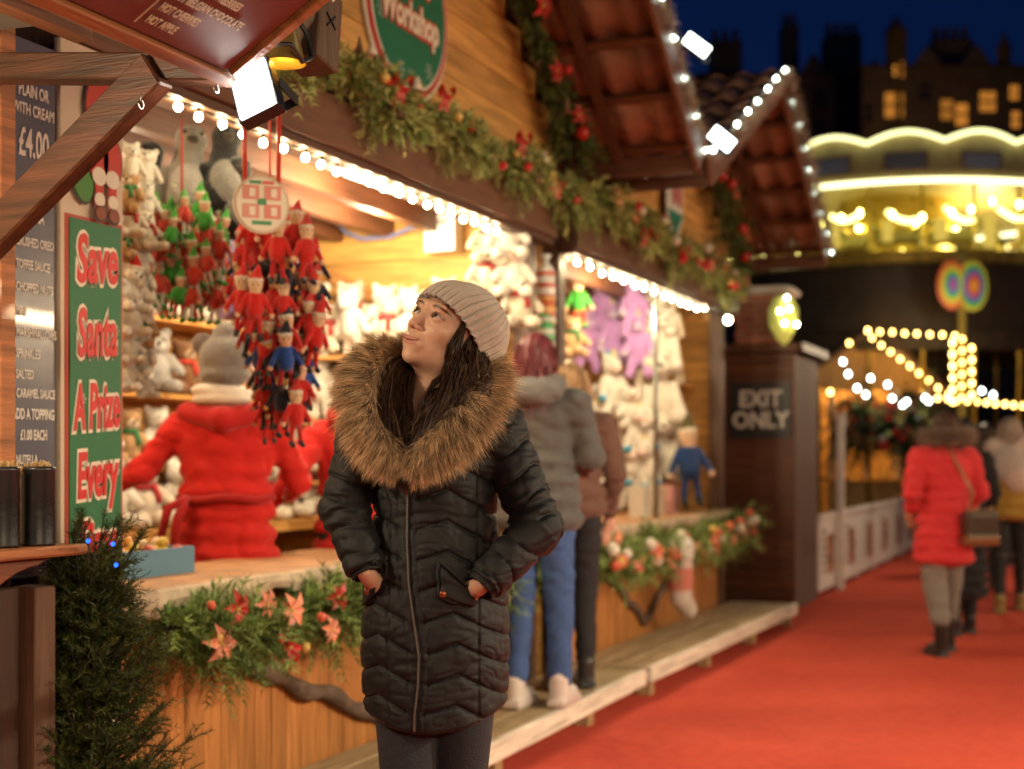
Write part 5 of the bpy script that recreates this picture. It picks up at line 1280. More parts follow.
# ================================================================== the woman in the black quilted coat
SKIN=mat('skin',(1,1,1),.40,.12,70,.16,420,sub=.12,spec=.4)
HAIRM=mat('hair_any',(1,1,1),.42,.2,30,0,spec=.45)
FURM=mat('fur_any',(1,1,1),.75,.1,30,0,spec=.2,sheen=.1)
COATM=mat('black_nylon',(.0050,.0056,.0090),.52,.35,60,.30,520,sheen=.05,spec=.42)
JEANM=mat('dark_denim',(.020,.024,.036),.8,.25,60,.4,300,sheen=.1)
KNITM=mat('knit_wool',(.56,.475,.425),.95,.12,60,.5,400,sheen=.35,spec=.15)
WB=ex*(-.178)+ey*3.09
WOM=thing('person','woman in black quilted coat with big tan fur hood and ribbed beige beanie, looking up','person',tuple(WB),rot=(0,0,-(PI/2-YA)))
def ribbons(mb,P,w,col0,col1,rng=RNG):
    n,m,_=P.shape; T=np.gradient(P,axis=1); T/=np.maximum(np.linalg.norm(T,axis=2,keepdims=True),1e-6)
    r=rng.normal(size=(n,1,3)); S=np.cross(T,np.broadcast_to(r,T.shape)); S/=np.maximum(np.linalg.norm(S,axis=2,keepdims=True),1e-6)
    tp=np.linspace(0,1,m); ww=(w*np.minimum(1,(1-tp)*5+.08)*.5)[None,:,None]*rng.uniform(.7,1.3,(n,1,1))
    V=np.stack([P-S*ww,P+S*ww],2).reshape(n,2*m,3); c=(np.asarray(col0)[:,None]*(1-tp)[None,:,None]+np.asarray(col1)[:,None]*tp[None,:,None])
    C=np.repeat(c,2,axis=1)
    base=(np.arange(n)*2*m)[:,None]
    F=np.concatenate([base+np.array([2*k,2*k+1,2*k+3,2*k+2]) for k in range(m-1)])
    mb.add(V.reshape(-1,3).astype(np.float32),F,C.reshape(-1,3),True)
def smooth_path(pts,m):
    pts=np.array(pts,float); n=len(pts); t=np.linspace(0,n-1,m); out=[]
    for x in t:
        i=min(int(x),n-2); f=x-i; p0=pts[max(i-1,0)]; p1=pts[i]; p2=pts[i+1]; p3=pts[min(i+2,n-1)]
        out.append(.5*((2*p1)+(-p0+p2)*f+(2*p0-5*p1+4*p2-p3)*f*f+(-p0+3*p1-3*p2+p3)*f**3))
    return np.array(out)
def lock(mb,pts,spread,n,w,cols,rng,m=16,wave=.006):
    c=smooth_path(pts,m); sp=np.interp(np.linspace(0,1,m),np.linspace(0,1,len(spread)),spread)
    off=rng.normal(size=(n,3)); off/=np.linalg.norm(off,axis=1,keepdims=True); off*=rng.uniform(0,1,(n,1))**.4
    ph=rng.uniform(0,6.28,(n,1)); fr=rng.uniform(1.5,3.5,(n,1)); t=np.linspace(0,1,m)[None]
    wv=np.stack([np.sin(ph+fr*6.28*t),np.cos(ph*1.7+fr*5*t),np.sin(ph*2.1+fr*4*t)],-1)*wave*(.3+t[...,None])
    P=c[None]+off[:,None,:]*sp[None,:,None]+wv
    k=rng.integers(0,len(cols),n); cc=np.array(cols)[k]*rng.uniform(.6,1.5,(n,1)); ribbons(mb,P,w,cc*.85,cc*1.25,rng)
def LP(px,py,y): return np.array([(px-430)/460,y,1.31+(460-py)/460])

# --- head frame
HC=np.array([.041,-.005,1.586])
HR=np.array(Matrix.Rotation(rad(-37),3,'Z')@Matrix.Rotation(rad(-23),3,'X')@Matrix.Rotation(rad(17),3,'Y')).astype(np.float32)
def toh(P): return (P-HC.astype(np.float32))@HR
def fromh(p): return np.asarray(p)@HR.T+HC
EYX,EYY,EYZ,EYR=.0305,-.0765,.002,.0122
def head_sdf(q):
    x=q[:,0]; ax=np.abs(x); s=q.copy(); s[:,0]=ax
    d=sell(q,(0,.018,.032),(.074,.092,.086))
    d=smin(d,sell(q,(0,-.028,-.018),(.056,.060,.078)),.03)
    d=smin(d,sell(q,(0,-.032,-.066),(.040,.046,.038)),.025)
    d=smin(d,sell(q,(0,-.069,-.092),(.017,.015,.014)),.02)
    d=smin(d,sell(s,(.041,-.004,-.060),(.017,.026,.026)),.03)
    d=smin(d,sell(s,(.034,-.059,-.022),(.020,.018,.015)),.022)
    d=smin(d,sell(s,(.022,-.082,.026),(.024,.010,.008)),.014)
    d=smax(d,-sell(s,(.031,-.1015,.003),(.018,.0145,.011)),.012)
    # nose
    d=smin(d,scap(q,(0,-.086,.010),(0,-.1015,-.026),.0058,.0070),.011)
    d=smin(d,sell(q,(0,-.1045,-.031),(.0080,.0075,.0068)),.006)
    d=smin(d,sell(s,(.0105,-.0955,-.035),(.0062,.0080,.0056)),.005)
    d=smax(d,-sell(s,(.0058,-.1010,-.0395),(.0030,.0042,.0024)),.0015)
    # mouth area
    d=smin(d,sell(q,(0,-.0805,-.064),(.026,.014,.017)),.014)
    zz=q[:,2]-.17*x*x/.02
    qq=q.copy(); qq[:,2]=zz
    sq=qq.copy(); sq[:,0]=ax
    d=smin(d,sell(sq,(.0070,-.0918,-.0612),(.0185,.0046,.0034)),.004)
    d=smin(d,sell(qq,(0,-.0905,-.0700),(.0200,.0050,.0042)),.004)
    d=smax(d,-sell(qq,(0,-.0975,-.0652),(.0270,.0062,.0010)),.0015)
    # eyelids
    lid=sell(s,(EYX,EYY,EYZ),(.0152,.0145,.0138))
    d=smin(d,lid,.005)
    u=(s[:,0]-EYX)/.0138; up=.0068*(1-u*u)+.0012*u; lo=-.0046*(1-u*u)+.0012*u
    z=q[:,2]-EYZ
    ap=np.maximum(np.maximum(z-up,lo-z),q[:,1]-(EYY-.003)); ap=np.maximum(ap,np.abs(u)*.0138-.0136)
    d=smax(d,-ap,.0012)
    return d
def wcol(V):
    q=toh(V.astype(np.float32)); x=q[:,0]; ax=np.abs(x); C=np.tile(np.array([.64,.385,.275],np.float32),(len(V),1))
    def mixc(m,c):
        m=np.clip(m,0,1)[:,None]; C[:]=C*(1-m)+np.array(c,np.float32)*m
    front=q[:,1]<-.05
    s=q.copy(); s[:,0]=ax
    mixc(np.clip(1-np.maximum(sell(s,(.040,-.068,-.030),(.022,.03,.018)),0)/.012,0,1)*.07*front,(.62,.22,.16))
    mixc(np.clip(1-np.maximum(sell(q,(0,-.110,-.032),(.010,.01,.010)),0)/.008,0,1)*.3*front,(.62,.22,.16))
    zz=q[:,2]-.17*x*x/.02; qq=q.copy(); qq[:,2]=zz; sq=qq.copy(); sq[:,0]=ax
    lip=np.minimum(sell(sq,(.0070,-.0918,-.0615),(.0192,.010,.0042)),sell(qq,(0,-.0905,-.0700),(.0208,.010,.0047)))
    mixc(np.clip(.5-lip/.0012,0,1)*front,(.50,.20,.16))
    slit=sell(qq,(0,-.0955,-.0652),(.0270,.010,.0011)); mixc(np.clip(.6-slit/.0010,0,1)*front,(.10,.02,.02))
    u=(ax-EYX)/.0138; z=q[:,2]-EYZ; up=.0068*(1-u*u)+.0012*u; lo=-.0046*(1-u*u)+.0012*u
    near=(np.abs(u)<1.12)&front
    mixc(np.clip(1-np.abs(z-up-.0004)/.0014,0,1)*near*.95,(.03,.015,.012))
    mixc(np.clip(1-np.abs(z-lo+.0002)/.0009,0,1)*near*.55,(.08,.03,.02))
    mixc(np.clip(1-np.abs(z-up-.003)/.004,0,1)*near*.50,(.20,.08,.055))
    # brows
    bx=(ax-.031)/.020; bz=.0205+.0035*(1-bx*bx)-.0022*(bx>0)*bx
    mixc(np.clip(1.3-np.abs(q[:,2]-bz)/(.0030-.0010*bx),0,1)*np.clip(1.15-np.abs(bx)**3,0,1)*front*(np.abs(bx)<1.1)*.97,(.030,.014,.010))
    return C
def wcx(z): return np.interp(z,[.7,1.06,1.3,1.42],[.012,.012,.010,-.002])
# hands: right in the picture tucks into the far pocket
def hand_prims(w,dirv,palmn,side,S=1.0):
    d=Vector(dirv).normalized(); n=Vector(palmn).normalized(); s_=d.cross(n).normalized()*side; w=Vector(w); out=[]
    out.append(('c',tuple(w-d*.02),tuple(w+d*.04),.021*S,.026*S,None))
    out.append(('c',tuple(w+d*.035+s_*.012),tuple(w+d*.075+s_*.018),.018*S,.015*S,None)); out.append(('c',tuple(w+d*.035-s_*.014),tuple(w+d*.072-s_*.018),.018*S,.014*S,None))
    for k,(o,L) in enumerate(((.026,.060),(.009,.070),(-.009,.065),(-.026,.050))):
        a=w+d*.082+s_*o; b=a+d*L*.5+n*.006; c=b+d*L*.42+n*.018; out+= [('c',tuple(a-d*.02),tuple(b),.0092*S,.0084*S,None),('c',tuple(b),tuple(c),.0084*S,.0070*S,None)]
    a=w+d*.03+s_*.026; b=a+d*.03+s_*.02; c=b+d*.03+s_*.004; out+=[('c',tuple(a),tuple(b),.0125*S,.0105*S,None),('c',tuple(b),tuple(c),.0105*S,.0085*S,None)]
    return out
RWR=np.array([.108,-.116,1.046]); LWR=np.array([-.124,-.088,1.064])
hp=hand_prims(RWR,(-.62,.74,-.34),(0,1,0),-1,.86)+hand_prims(LWR,(.40,.74,-.55),(0,1,0),1,.86)
def body_f(P):
    d=head_sdf(toh(P))
    nb=fromh((0,.016,-.075))
    d=smin(d,scap(P,nb,(.004,.012,1.43),.044,.050),.022)
    d=smin(d,sell(P,(.0,.0,1.30),(.12,.07,.14)),.04)
    d=smin(d,scap(P,(.01,0,1.2),(.012,0,.95),.09,.11),.05)
    d=smin(d,scap(P,(-.13,0,1.37),(-.185,-.01,1.20),.04,.036),.03); d=smin(d,scap(P,(-.180,-.035,1.20),tuple(LWR),.024,.020),.01)
    d=smin(d,scap(P,(.14,0,1.37),(.232,-.055,1.16),.04,.036),.03); d=smin(d,scap(P,(.232,-.055,1.16),tuple(RWR),.030,.021),.01)
    for p in hp: d=smin(d,scap(P,p[1],p[2],p[3],p[4]),.004)
    for sx in (-1,1):
        hipx=.012+sx*.062; kx=.008+sx*.052
        d=smin(d,scap(P,(hipx,0,.93),(kx,-.03 if sx<0 else .03,.49),.065,.042),.03); d=smin(d,scap(P,(kx,-.03 if sx<0 else .03,.49),(kx,.0 if sx<0 else .12,.08),.042,.030),.01)
    return d
def multi(segs):
    out=[segs[0][0]]
    for a,b,h in segs:
        n=max(1,int(round((b-a)/h))); out+=list(a+(b-a)*(i+1)/n for i in range(n))
    return np.array(out)
hx0,hx1=HC[0]-.115,HC[0]+.10
xs=multi([(-.27,hx0,.010),(hx0,hx1,.0021),(hx1,.30,.008)])
ys=multi([(-.24,HC[1]-.115,.008),(HC[1]-.115,HC[1]+.04,.0021),(HC[1]+.04,.18,.010)])
zs=multi([(.03,1.02,.014),(1.02,1.12,.005),(1.12,1.46,.014),(1.46,1.66,.0021),(1.66,1.74,.008)])
V,F=nets(body_f,xs,ys,zs); V=relax(V,F,1,.3)
mb=MB(); mb.add(V,F,wcol(V),True); mb.build('body',SKIN,WOM,world=False)
# eyes
for s in (-1,1):
    q=MB(); c=fromh((s*EYX,EYY,EYZ)); q.ball((0,0,0),EYR,32,20)
    V0=q.V[0]; g=np.array([-.22,-.86,.30]); 
    gd=g/np.linalg.norm(g); dn=V0/np.linalg.norm(V0,axis=1,keepdims=True)
    # finer sphere turned so that its pole looks along the gaze
    q=MB(); q.ball((0,0,0),EYR,28,56); Vp=q.V[0]; ang=np.arccos(np.clip(Vp[:,2]/EYR,-1,1))
    cc=np.where(ang[:,None]<.34,np.array([.008,.005,.004]),np.where(ang[:,None]<.74,np.array([.055,.025,.012]),np.array([.42,.37,.33]))).astype(np.float32)
    z=gd; x_=np.cross([0,0,1.],z); x_/=np.linalg.norm(x_); y_=np.cross(z,x_); M_=np.stack([x_,y_,z],1)
    Vw=(Vp@M_.T)@HR.T+c; q.V=[Vw.astype(np.float32)]; q.C=[cc]; q.build('eye',mat('eye_gloss',(1,1,1),.08,.03,9,0,coat=.5),WOM,world=False)
    # lashes
    lm=MB(); uu=np.linspace(-.95,.95,22); roots=[];dirs=[]
    for u in uu:
        roots.append(fromh((s*(EYX+u*.0138),EYY-.0118*math.sqrt(max(.1,1-(u*.95)**2*.55)),EYZ+.0068*(1-u*u)+.0012*u+.0003))); dirs.append(np.array([s*u*.5,-1,.55])@HR.T)
    strands(lm,roots,dirs,.0062,.0007,(.012,.008,.007),(.012,.008,.007),2,bend=np.array([0,0,.3]),curl=.05); lm.build('eyelashes',HAIRM,WOM,world=False)

# --- jacket
LA=[np.array([-.142,.0,1.372]),np.array([-.181,-.040,1.205]),np.array([-.131,-.093,1.082])]
RA=[np.array([.150,.0,1.372]),np.array([.234,-.060,1.165]),np.array([.122,-.122,1.054])]
ZP=[.70,.80,.92,1.06,1.19,1.28,1.36,1.41,1.46]
RXp=[.146,.151,.156,.147,.127,.131,.145,.120,.07]; RYp=[.120,.125,.128,.120,.102,.108,.108,.090,.06]
def zipx(z): return np.interp(z,[.72,.84,.90,1.0,1.25],[.5,.9,1.0,-.3,-1.0])*0+np.interp(z,[.72,.78,.84,.90,.97,1.05,1.15,1.25],[-.026,-.025,-.018,-.016,-.026,-.038,-.043,-.042])
def tors(P):
    z=P[:,2]; rx=np.interp(z,ZP,RXp).astype(np.float32); ry=np.interp(z,ZP,RYp).astype(np.float32); cx=wcx(z).astype(np.float32)
    x=(P[:,0]-cx)/rx; y=(P[:,1]-.005)/ry
    k=np.sqrt(x*x+y*y)+1e-6
    g=np.sqrt((x/rx)**2+(y/ry)**2)+1e-6
    return k*(k-1)/g
def armd(P,A,rs):
    best=None; par=None; acc=0
    for i in range(len(A)-1):
        a=A[i].astype(np.float32); b=A[i+1].astype(np.float32); ba=b-a; L=np.linalg.norm(ba); t=np.clip(((P-a)@ba)/(L*L),0,1)
        d=np.linalg.norm(P-a-t[:,None]*ba,axis=1)-(rs[i]+(rs[i+1]-rs[i])*t); s=acc+t*L
        if best is None: best,par=d,s
        else: m=d<best; par=np.where(m,s,par); best=smin(best,d,.015)
        acc+=L
    return best,par
def quilt(dd,w,h): return h*(1-np.exp(-np.abs(dd)/w))
_TB=np.random.default_rng(99).uniform(0,1,(32,32,32)).astype(np.float32)
def vnoise(P,s):
    q=P*np.asarray(s,np.float32)+100.0; i=np.floor(q).astype(np.int32); f=q-i; f=f*f*(3-2*f); i0=i%32; i1=(i+1)%32
    def T(a,b,c): return _TB[a[:,0],b[:,1],c[:,2]]
    x00=T(i0,i0,i0)*(1-f[:,0])+T(i1,i0,i0)*f[:,0]; x10=T(i0,i1,i0)*(1-f[:,0])+T(i1,i1,i0)*f[:,0]
    x01=T(i0,i0,i1)*(1-f[:,0])+T(i1,i0,i1)*f[:,0]; x11=T(i0,i1,i1)*(1-f[:,0])+T(i1,i1,i1)*f[:,0]
    return (x00*(1-f[:,1])+x10*f[:,1])*(1-f[:,2])+(x01*(1-f[:,1])+x11*f[:,1])*f[:,2]
def wr(P):
    w=P+np.stack([vnoise(P,(9,9,9)),vnoise(P+5,(9,9,9)),vnoise(P+9,(9,9,9))],1)*.05
    a=1-np.abs(2*vnoise(w,(15,15,42))-1); b=1-np.abs(2*vnoise(w+3,(28,28,70))-1); c=1-np.abs(2*vnoise(w+7,(40,40,26))-1)
    m=vnoise(P+2,(6,6,8))
    return (.0034*(a**3)*m+.0024*(b**3)*(.3+m)+.0013*c**3).astype(np.float32)-.003
def jacket_f(P):
    x,z=P[:,0],P[:,2]
    t=tors(P); zx=zipx(z).astype(np.float32); xx=np.abs(x-zx)
    zq=np.where(z>1.1,z,z)
    sh=np.where(xx<.085,.42*xx,.0357-.50*(xx-.085))
    sp=.064; f=((z-sh+.012*np.sin(x*9))/sp); dd=np.abs(f-np.round(f))*sp
    pf=quilt(dd,.0055,.0070)-.0022*np.exp(-(dd/.0026)**2); pl=np.clip((xx-.012)/.008,0,1); pf=pf*pl+.006*(1-pl)
    # seam of placket stitching
    pf=pf-.003*np.exp(-((xx-.020)/.0022)**2)
    side=np.abs(x-.012); pf=pf-.004*np.exp(-((side-.095)/.003)**2)
    t=t-pf
    t=smin(t,scap(P,(-.130,.0,1.375),(.140,.0,1.375),.056,.056),.05)
    zh=.735+.042*np.clip(np.abs(x-.0)/.15,0,1.2)**2
    t=smax(t,(zh-z),.012)
    t=smax(t,-sell(P,(.005,-.075,1.45),(.055,.085,.085)),.012)
    def arm(A,rs,side):
        d,s=armd(P,A,rs); ph=s/.058+.22*np.sin(x*40+P[:,1]*25); e=np.abs(ph-np.round(ph))*.058
        d=d-quilt(e,.0055,.0062)+.002*np.exp(-(e/.0026)**2)-.0016*np.sin(s*210+P[:,1]*60+side)*np.exp(-((s-.19)/.06)**2)*1.6
        return d
    a=arm(LA,[.051,.045,.037],0); b=arm(RA,[.053,.046,.038],2)
    # sleeve ends
    for (A,nm) in ((LA,0),(RA,1)):
        dv_=(A[2]-A[1]); dv_/=np.linalg.norm(dv_); cut=(P-A[2].astype(np.float32))@dv_.astype(np.float32)-.004
        if nm==0: a=smax(a,cut,.006)
        else: b=smax(b,cut,.006)
    # smooth only near the shoulder
    ks=np.clip((z-1.24)/.10,0,1)*.035+.004
    h=np.clip(.5+.5*(a-t)/ks,0,1); t=a*(1-h)+t*h-ks*h*(1-h)
    h=np.clip(.5+.5*(b-t)/ks,0,1); t=b*(1-h)+t*h-ks*h*(1-h)
    return t+wr(P)
def cuffs_f(P,AA):
    r=None
    for A in AA:
        dv_=(A[2]-A[1]); dv_/=np.linalg.norm(dv_); e=A[2]+dv_*.018
        d=np.maximum(scap(P,A[2]-dv_*.02,e,.036,.034),(P-e.astype(np.float32))@dv_.astype(np.float32)); d=np.maximum(d,-scap(P,A[2],e+dv_*.05,.029,.029))
        r=d if r is None else np.minimum(r,d)
    return r
V,F=nets(jacket_f,np.arange(-.27,.32,.0029),np.arange(-.205,.16,.0029),np.arange(.715,1.47,.0029)); V=relax(V,F,1,.2)
mb=MB(); mb.add(V,F,(1,1,1),True); JK=mb.build('jacket',COATM,WOM,world=False)
for A_ in (LA,RA):
    V,F=nets(lambda P:cuffs_f(P,[A_]),np.arange(-.2,.2,.004),np.arange(-.22,-.02,.004),np.arange(.98,1.16,.004)); mb=MB(); mb.add(V,F,(.7,.7,.7),True); mb.build('cuff',COATM,WOM,world=False)
def surf(xs_,zs_,f=None,y0=-.26):
    "front surface depth of the jacket at given x,z"
    xs_=np.asarray(xs_,np.float32); zs_=np.asarray(zs_,np.float32); y=np.full(len(xs_),y0,np.float32)
    for _ in range(60):
        d=(f or jacket_f)(np.stack([xs_,y,zs_],1)); y=y+np.clip(d,-.01,.02)*.7
    return y
# zipper
zz=np.linspace(1.255,.745,150); zx=zipx(zz); yy=surf(zx,zz)
q=MB(); q.tube([(a,b-.0015,c) for a,b,c in zip(zx,yy,zz)],.0050,6,(.5,.5,.5)); q.build('zip_tape',COATM,WOM,world=False)
q=MB()
for i in range(0,150):
    q.obox((zx[i],yy[i]-.0055,zz[i]),(.0019,0,0),(0,.0014,0),(0,0,.0009),(1,1,1))
q.build('zip_teeth',mat('zip_metal',(.45,.42,.38),.35,.1,9,0,metal=.8),WOM,world=False)
q=MB(); q.obox((zx[2]-.002,yy[2]-.009,1.245),(.004,0,0),(0,.002,0),(0,0,.008),(.8,.35,.2)); q.build('zip_pull',METAL,WOM,world=False)
def welt(pts,r=.0035,col=(1.2,1.2,1.2)):
    P=[]
    for a,b in zip(pts[:-1],pts[1:]):
        for k in range(6): f=k/6; P.append((a[0]*(1-f)+b[0]*f,a[1]*(1-f)+b[1]*f))
    P.append(pts[-1]); xs_=[(p[0]-430)/460 for p in P]; zs_=[1.31+(460-p[1])/460 for p in P]; y=surf(xs_,zs_)
    q=MB(); q.tube([(a,b-.0015,c) for a,b,c in zip(xs_,y-.012,zs_)],r,6,col); q.build('pocket_welt',COATM,WOM,world=False)
welt([(441,556),(440,570),(442,590),(456,597),(476,594)]); welt([(441,556),(452,565),(466,578),(478,589)])
welt([(381,556),(381,572),(377,588),(362,606)]); welt([(381,556),(374,566),(366,576),(360,588)])
def flap(quad,off=.020):
    n=10; P=[]
    for i in range(n+1):
        for j in range(n+1):
            u,v=i/n,j/n; a=np.array(quad[0])*(1-u)+np.array(quad[1])*u; b=np.array(quad[3])*(1-u)+np.array(quad[2])*u; P.append(a*(1-v)+b*v)
    P=np.array(P); xs_=(P[:,0]-430)/460; zs_=1.31+(460-P[:,1])/460; y=surf(xs_,zs_)
    e=np.array([min(min(i,n-i),min(j,n-j)) for i in range(n+1) for j in range(n+1)])
    y=y-np.where(e==0,-.004,off*np.minimum(1,.75+e*.12))
    F=np.array([[i*(n+1)+j,(i+1)*(n+1)+j,(i+1)*(n+1)+j+1,i*(n+1)+j+1] for i in range(n) for j in range(n)])
    q=MB(); q.add(np.stack([xs_,y,zs_],1),F,(1,1,1),True); q.build('pocket_flap',COATM,WOM,world=False)
flap([(440,556),(479,590),(478,603),(441,594)]); flap([(381,556),(379,590),(360,610),(361,582)])
for px,py in ((446,588),(371,588)):
    xx=(px-430)/460; z=1.31+(460-py)/460; y=float(surf([xx],[z])[0]); q=MB(); q.ball((xx,y-.021,z),(.0075,.003,.0075),14,8,(1,1,1)); q.build('snap_button',mat('copper_snap',(.35,.10,.05),.35,.1,9,0,metal=.7),WOM,world=False)

# --- hood lining and fur
q=[('e',(.005,.060,1.41),(.135,.070,.075),(1,1,1)),('c',(-.12,-.03,1.44),(-.04,-.12,1.30),.035,.03,(1,1,1)),('c',(.12,-.03,1.43),(.0,-.12,1.30),.035,.03,(1,1,1)),('e',(.005,.085,1.49),(.11,.04,.06),(1,1,1))]
blob_obj('hood',q,COATM,WOM,.007,.03)
FS=[LP(410,466,-.165),LP(396,450,-.165),LP(378,430,-.150),LP(368,398,-.110),LP(371,372,-.055),LP(386,356,.01),LP(420,356,.075),LP(462,356,.085),LP(482,368,.050),LP(481,390,-.022),LP(468,411,-.092),LP(450,434,-.137),LP(430,452,-.160),LP(413,468,-.168)]
fsp=smooth_path(FS,200)
frad=np.interp(np.linspace(0,1,200),[0,.15,.3,.5,.7,.85,1],[.018,.032,.036,.028,.047,.045,.020])
q=MB(); q.tube([tuple(p) for p in fsp],list(frad*.8),12,(.16,.09,.045)); q.build('fur_trim_base',FURM,WOM,world=False)
rng=np.random.default_rng(12)
n=85000; ii=rng.uniform(0,199,n); i0=np.minimum(ii.astype(int),198); f=(ii-i0)[:,None]; pc=fsp[i0]*(1-f)+fsp[i0+1]*f; tg=fsp[i0+1]-fsp[i0]; tg/=np.linalg.norm(tg,axis=1,keepdims=True)
nr=rng.normal(size=(n,3)); nr-=tg*np.sum(nr*tg,1,keepdims=True); nr/=np.linalg.norm(nr,axis=1,keepdims=True)
rr=np.interp(ii,np.arange(200),frad)[:,None]; roots=pc+nr*rr*.75
cen=np.array([.0,-.02,1.50]); rd=pc-cen; rd[:,1]*=.5; rd/=np.linalg.norm(rd,axis=1,keepdims=True)
clump=np.sin(pc[:,:1]*160+nr[:,:1]*5)*np.sin(pc[:,2:3]*150+nr[:,1:2]*6)
cv=np.concatenate([np.sin(ii[:,None]*.9+nr*4.0)],1)*.28
dirs=nr*.62+rd*.85+np.array([0,-.12,-.12])+cv
tone=rng.uniform(.5,1.4,(n,1))*(1+.55*clump)
c0=np.array([.06,.028,.014])*tone; c1=np.where(rng.uniform(size=(n,1))<.20,np.array([[.16,.085,.04]]),np.array([[1.0,.70,.42]]))*tone
mb=MB(); strands(mb,roots,dirs,rng.uniform(.018,.056,n)*np.interp(ii,[0,20,170,199],[.6,1,1,.6]),.0011,c0,c1,4,bend=np.array([0,0,-.22]),curl=.14,rng=rng); mb.build('fur_trim',FURM,WOM,world=False)

# --- hair
rng=np.random.default_rng(4); mb=MB(); DK=[(.030,.015,.009),(.020,.010,.007),(.050,.025,.014),(.095,.05,.027)]
lock(mb,[fromh((.058,-.034,.040)),fromh((.0700,-.034,-.010)),fromh((.071,-.030,-.040)),LP(456,368,-.062),LP(456,385,-.085),LP(450,408,-.118),LP(436,438,-.150),LP(420,470,-.170)],[.003,.008,.014,.022,.026,.030,.030,.022],2800,.0012,DK,rng)
lock(mb,[fromh((.058,.008,.040)),fromh((.072,.002,-.018)),LP(476,358,-.03),LP(478,375,-.05),LP(470,402,-.09),LP(450,430,-.135),LP(432,455,-.155)],[.003,.012,.022,.028,.030,.028,.02],2600,.0012,DK,rng)
lock(mb,[fromh((.06,.06,-.03)),LP(490,362,.04),LP(490,382,.0),LP(478,410,-.06),LP(460,430,-.11)],[.022,.026,.028,.026,.02],1400,.0012,DK,rng)
lock(mb,[fromh((-.05,.05,-.06)),LP(398,368,-.01),LP(389,392,-.07),LP(392,425,-.13),LP(402,458,-.158),LP(410,480,-.168)],[.018,.022,.026,.028,.024,.018],2200,.0012,DK,rng)
lock(mb,[LP(408,372,-.0),LP(404,400,-.06),LP(408,430,-.12),LP(412,462,-.16)],[.016,.022,.024,.018],1500,.0012,DK,rng)
lock(mb,[LP(440,392,-.02),LP(432,415,-.10),LP(424,440,-.14),LP(416,468,-.165)],[.018,.024,.026,.018],1500,.0012,DK,rng)
lock(mb,[fromh((.064,-.030,.045)),fromh((.0715,-.028,-.015)),LP(456,372,-.06),LP(436,385,-.085),LP(428,410,-.12),LP(421,440,-.15)],[.002,.003,.003,.004,.008,.012],60,.0011,DK[:2],rng)
for k in range(60):
    a=rng.uniform(-.04,.04); b=rng.uniform(-.02,.02)
    lock(mb,[LP(462+a*400,350+b*300,-.05),LP(470+a*500,390,-.10),LP(440+a*700,440+b*400,-.155)],[.003,.01,.02],6,.0011,DK[2:],rng,wave=.012)
mb.build('hair',HAIRM,WOM,world=False)
q=[('c',tuple(LP(474,350,.0)),tuple(LP(468,395,-.055)),.028,.026,(1,1,1)),('c',tuple(LP(468,395,-.055)),tuple(LP(420,462,-.14)),.026,.016,(1,1,1)),('c',tuple(LP(398,372,.0)),tuple(LP(394,415,-.09)),.020,.022,(1,1,1)),('c',tuple(LP(394,415,-.09)),tuple(LP(410,468,-.14)),.022,.014,(1,1,1)),('e',tuple(fromh((0,.05,-.02))),(.070,.055,.062),(1,1,1))]
blob_obj('hair_mass',[(p[:5]+((.028,.015,.010),)) if p[0]=='c' else p[:3]+((.028,.015,.010),) for p in q],HAIRM,WOM,.005,.012)

# --- ribbed beanie
def beanie():
    nA,nT=36*12,130; ax_=np.array([0,.44,.90]); ax_/=np.linalg.norm(ax_)
    lat=np.array([1.,0,0]); fb=np.cross(ax_,lat)  # roughly towards the back and down
    c0=np.array([0,.005,-.003])
    V=[]
    TT=np.concatenate([[-.10,-.06,-.02],np.linspace(0,1,nT-3)])
    for t in TT:
        tt=max(t,0)
        r=(1-tt**2.7)**.52; bul=1+.085*math.sin(min(1,tt*1.5)*PI*.8)
        H=.132
        th=np.linspace(0,2*PI,nA,endpoint=False)
        rib=np.abs(np.cos(th*18)); rib=rib**.5
        st=.0009*np.cos(t*210+ (np.floor(th*36/(2*PI))%2)*PI)+.0006*np.cos(th*36*3)
        inn=-.010 if t<0 else 0
        add=.0105*rib*(1-tt**4)+st*(1-tt**3)+inn*min(1,-t/.06 if t<0 else 0)
        rl=(.0825*bul*r+add); rf=(.1035*bul*r+add)
        h=H*max(t,0)+(0.004 if t<0 else 0)+ .0025*math.sin(t*9) 
        if t==0: h=-.004
        ctr=c0+ax_*h+np.array([0,.030,-.006])*tt
        V.append(ctr[None]+np.outer(np.cos(th)*rl,lat)+np.outer(np.sin(th)*rf,fb))
    V=np.concatenate(V); m=len(TT); i=(np.arange(m-1)[:,None]*nA+np.arange(nA)[None]); j=(np.arange(m-1)[:,None]*nA+(np.arange(nA)+1)[None]%nA)
    F=np.stack([i.ravel(),j.ravel(),j.ravel()+nA,i.ravel()+nA],-1)
    thc=np.tile(np.abs(np.cos(np.linspace(0,2*PI,nA,endpoint=False)*18)),m)[:,None]
    mb=MB(); mb.add(fromh(V),F,(1,1,1),True); return mb.build('beanie',KNITM,WOM,world=False)
beanie()
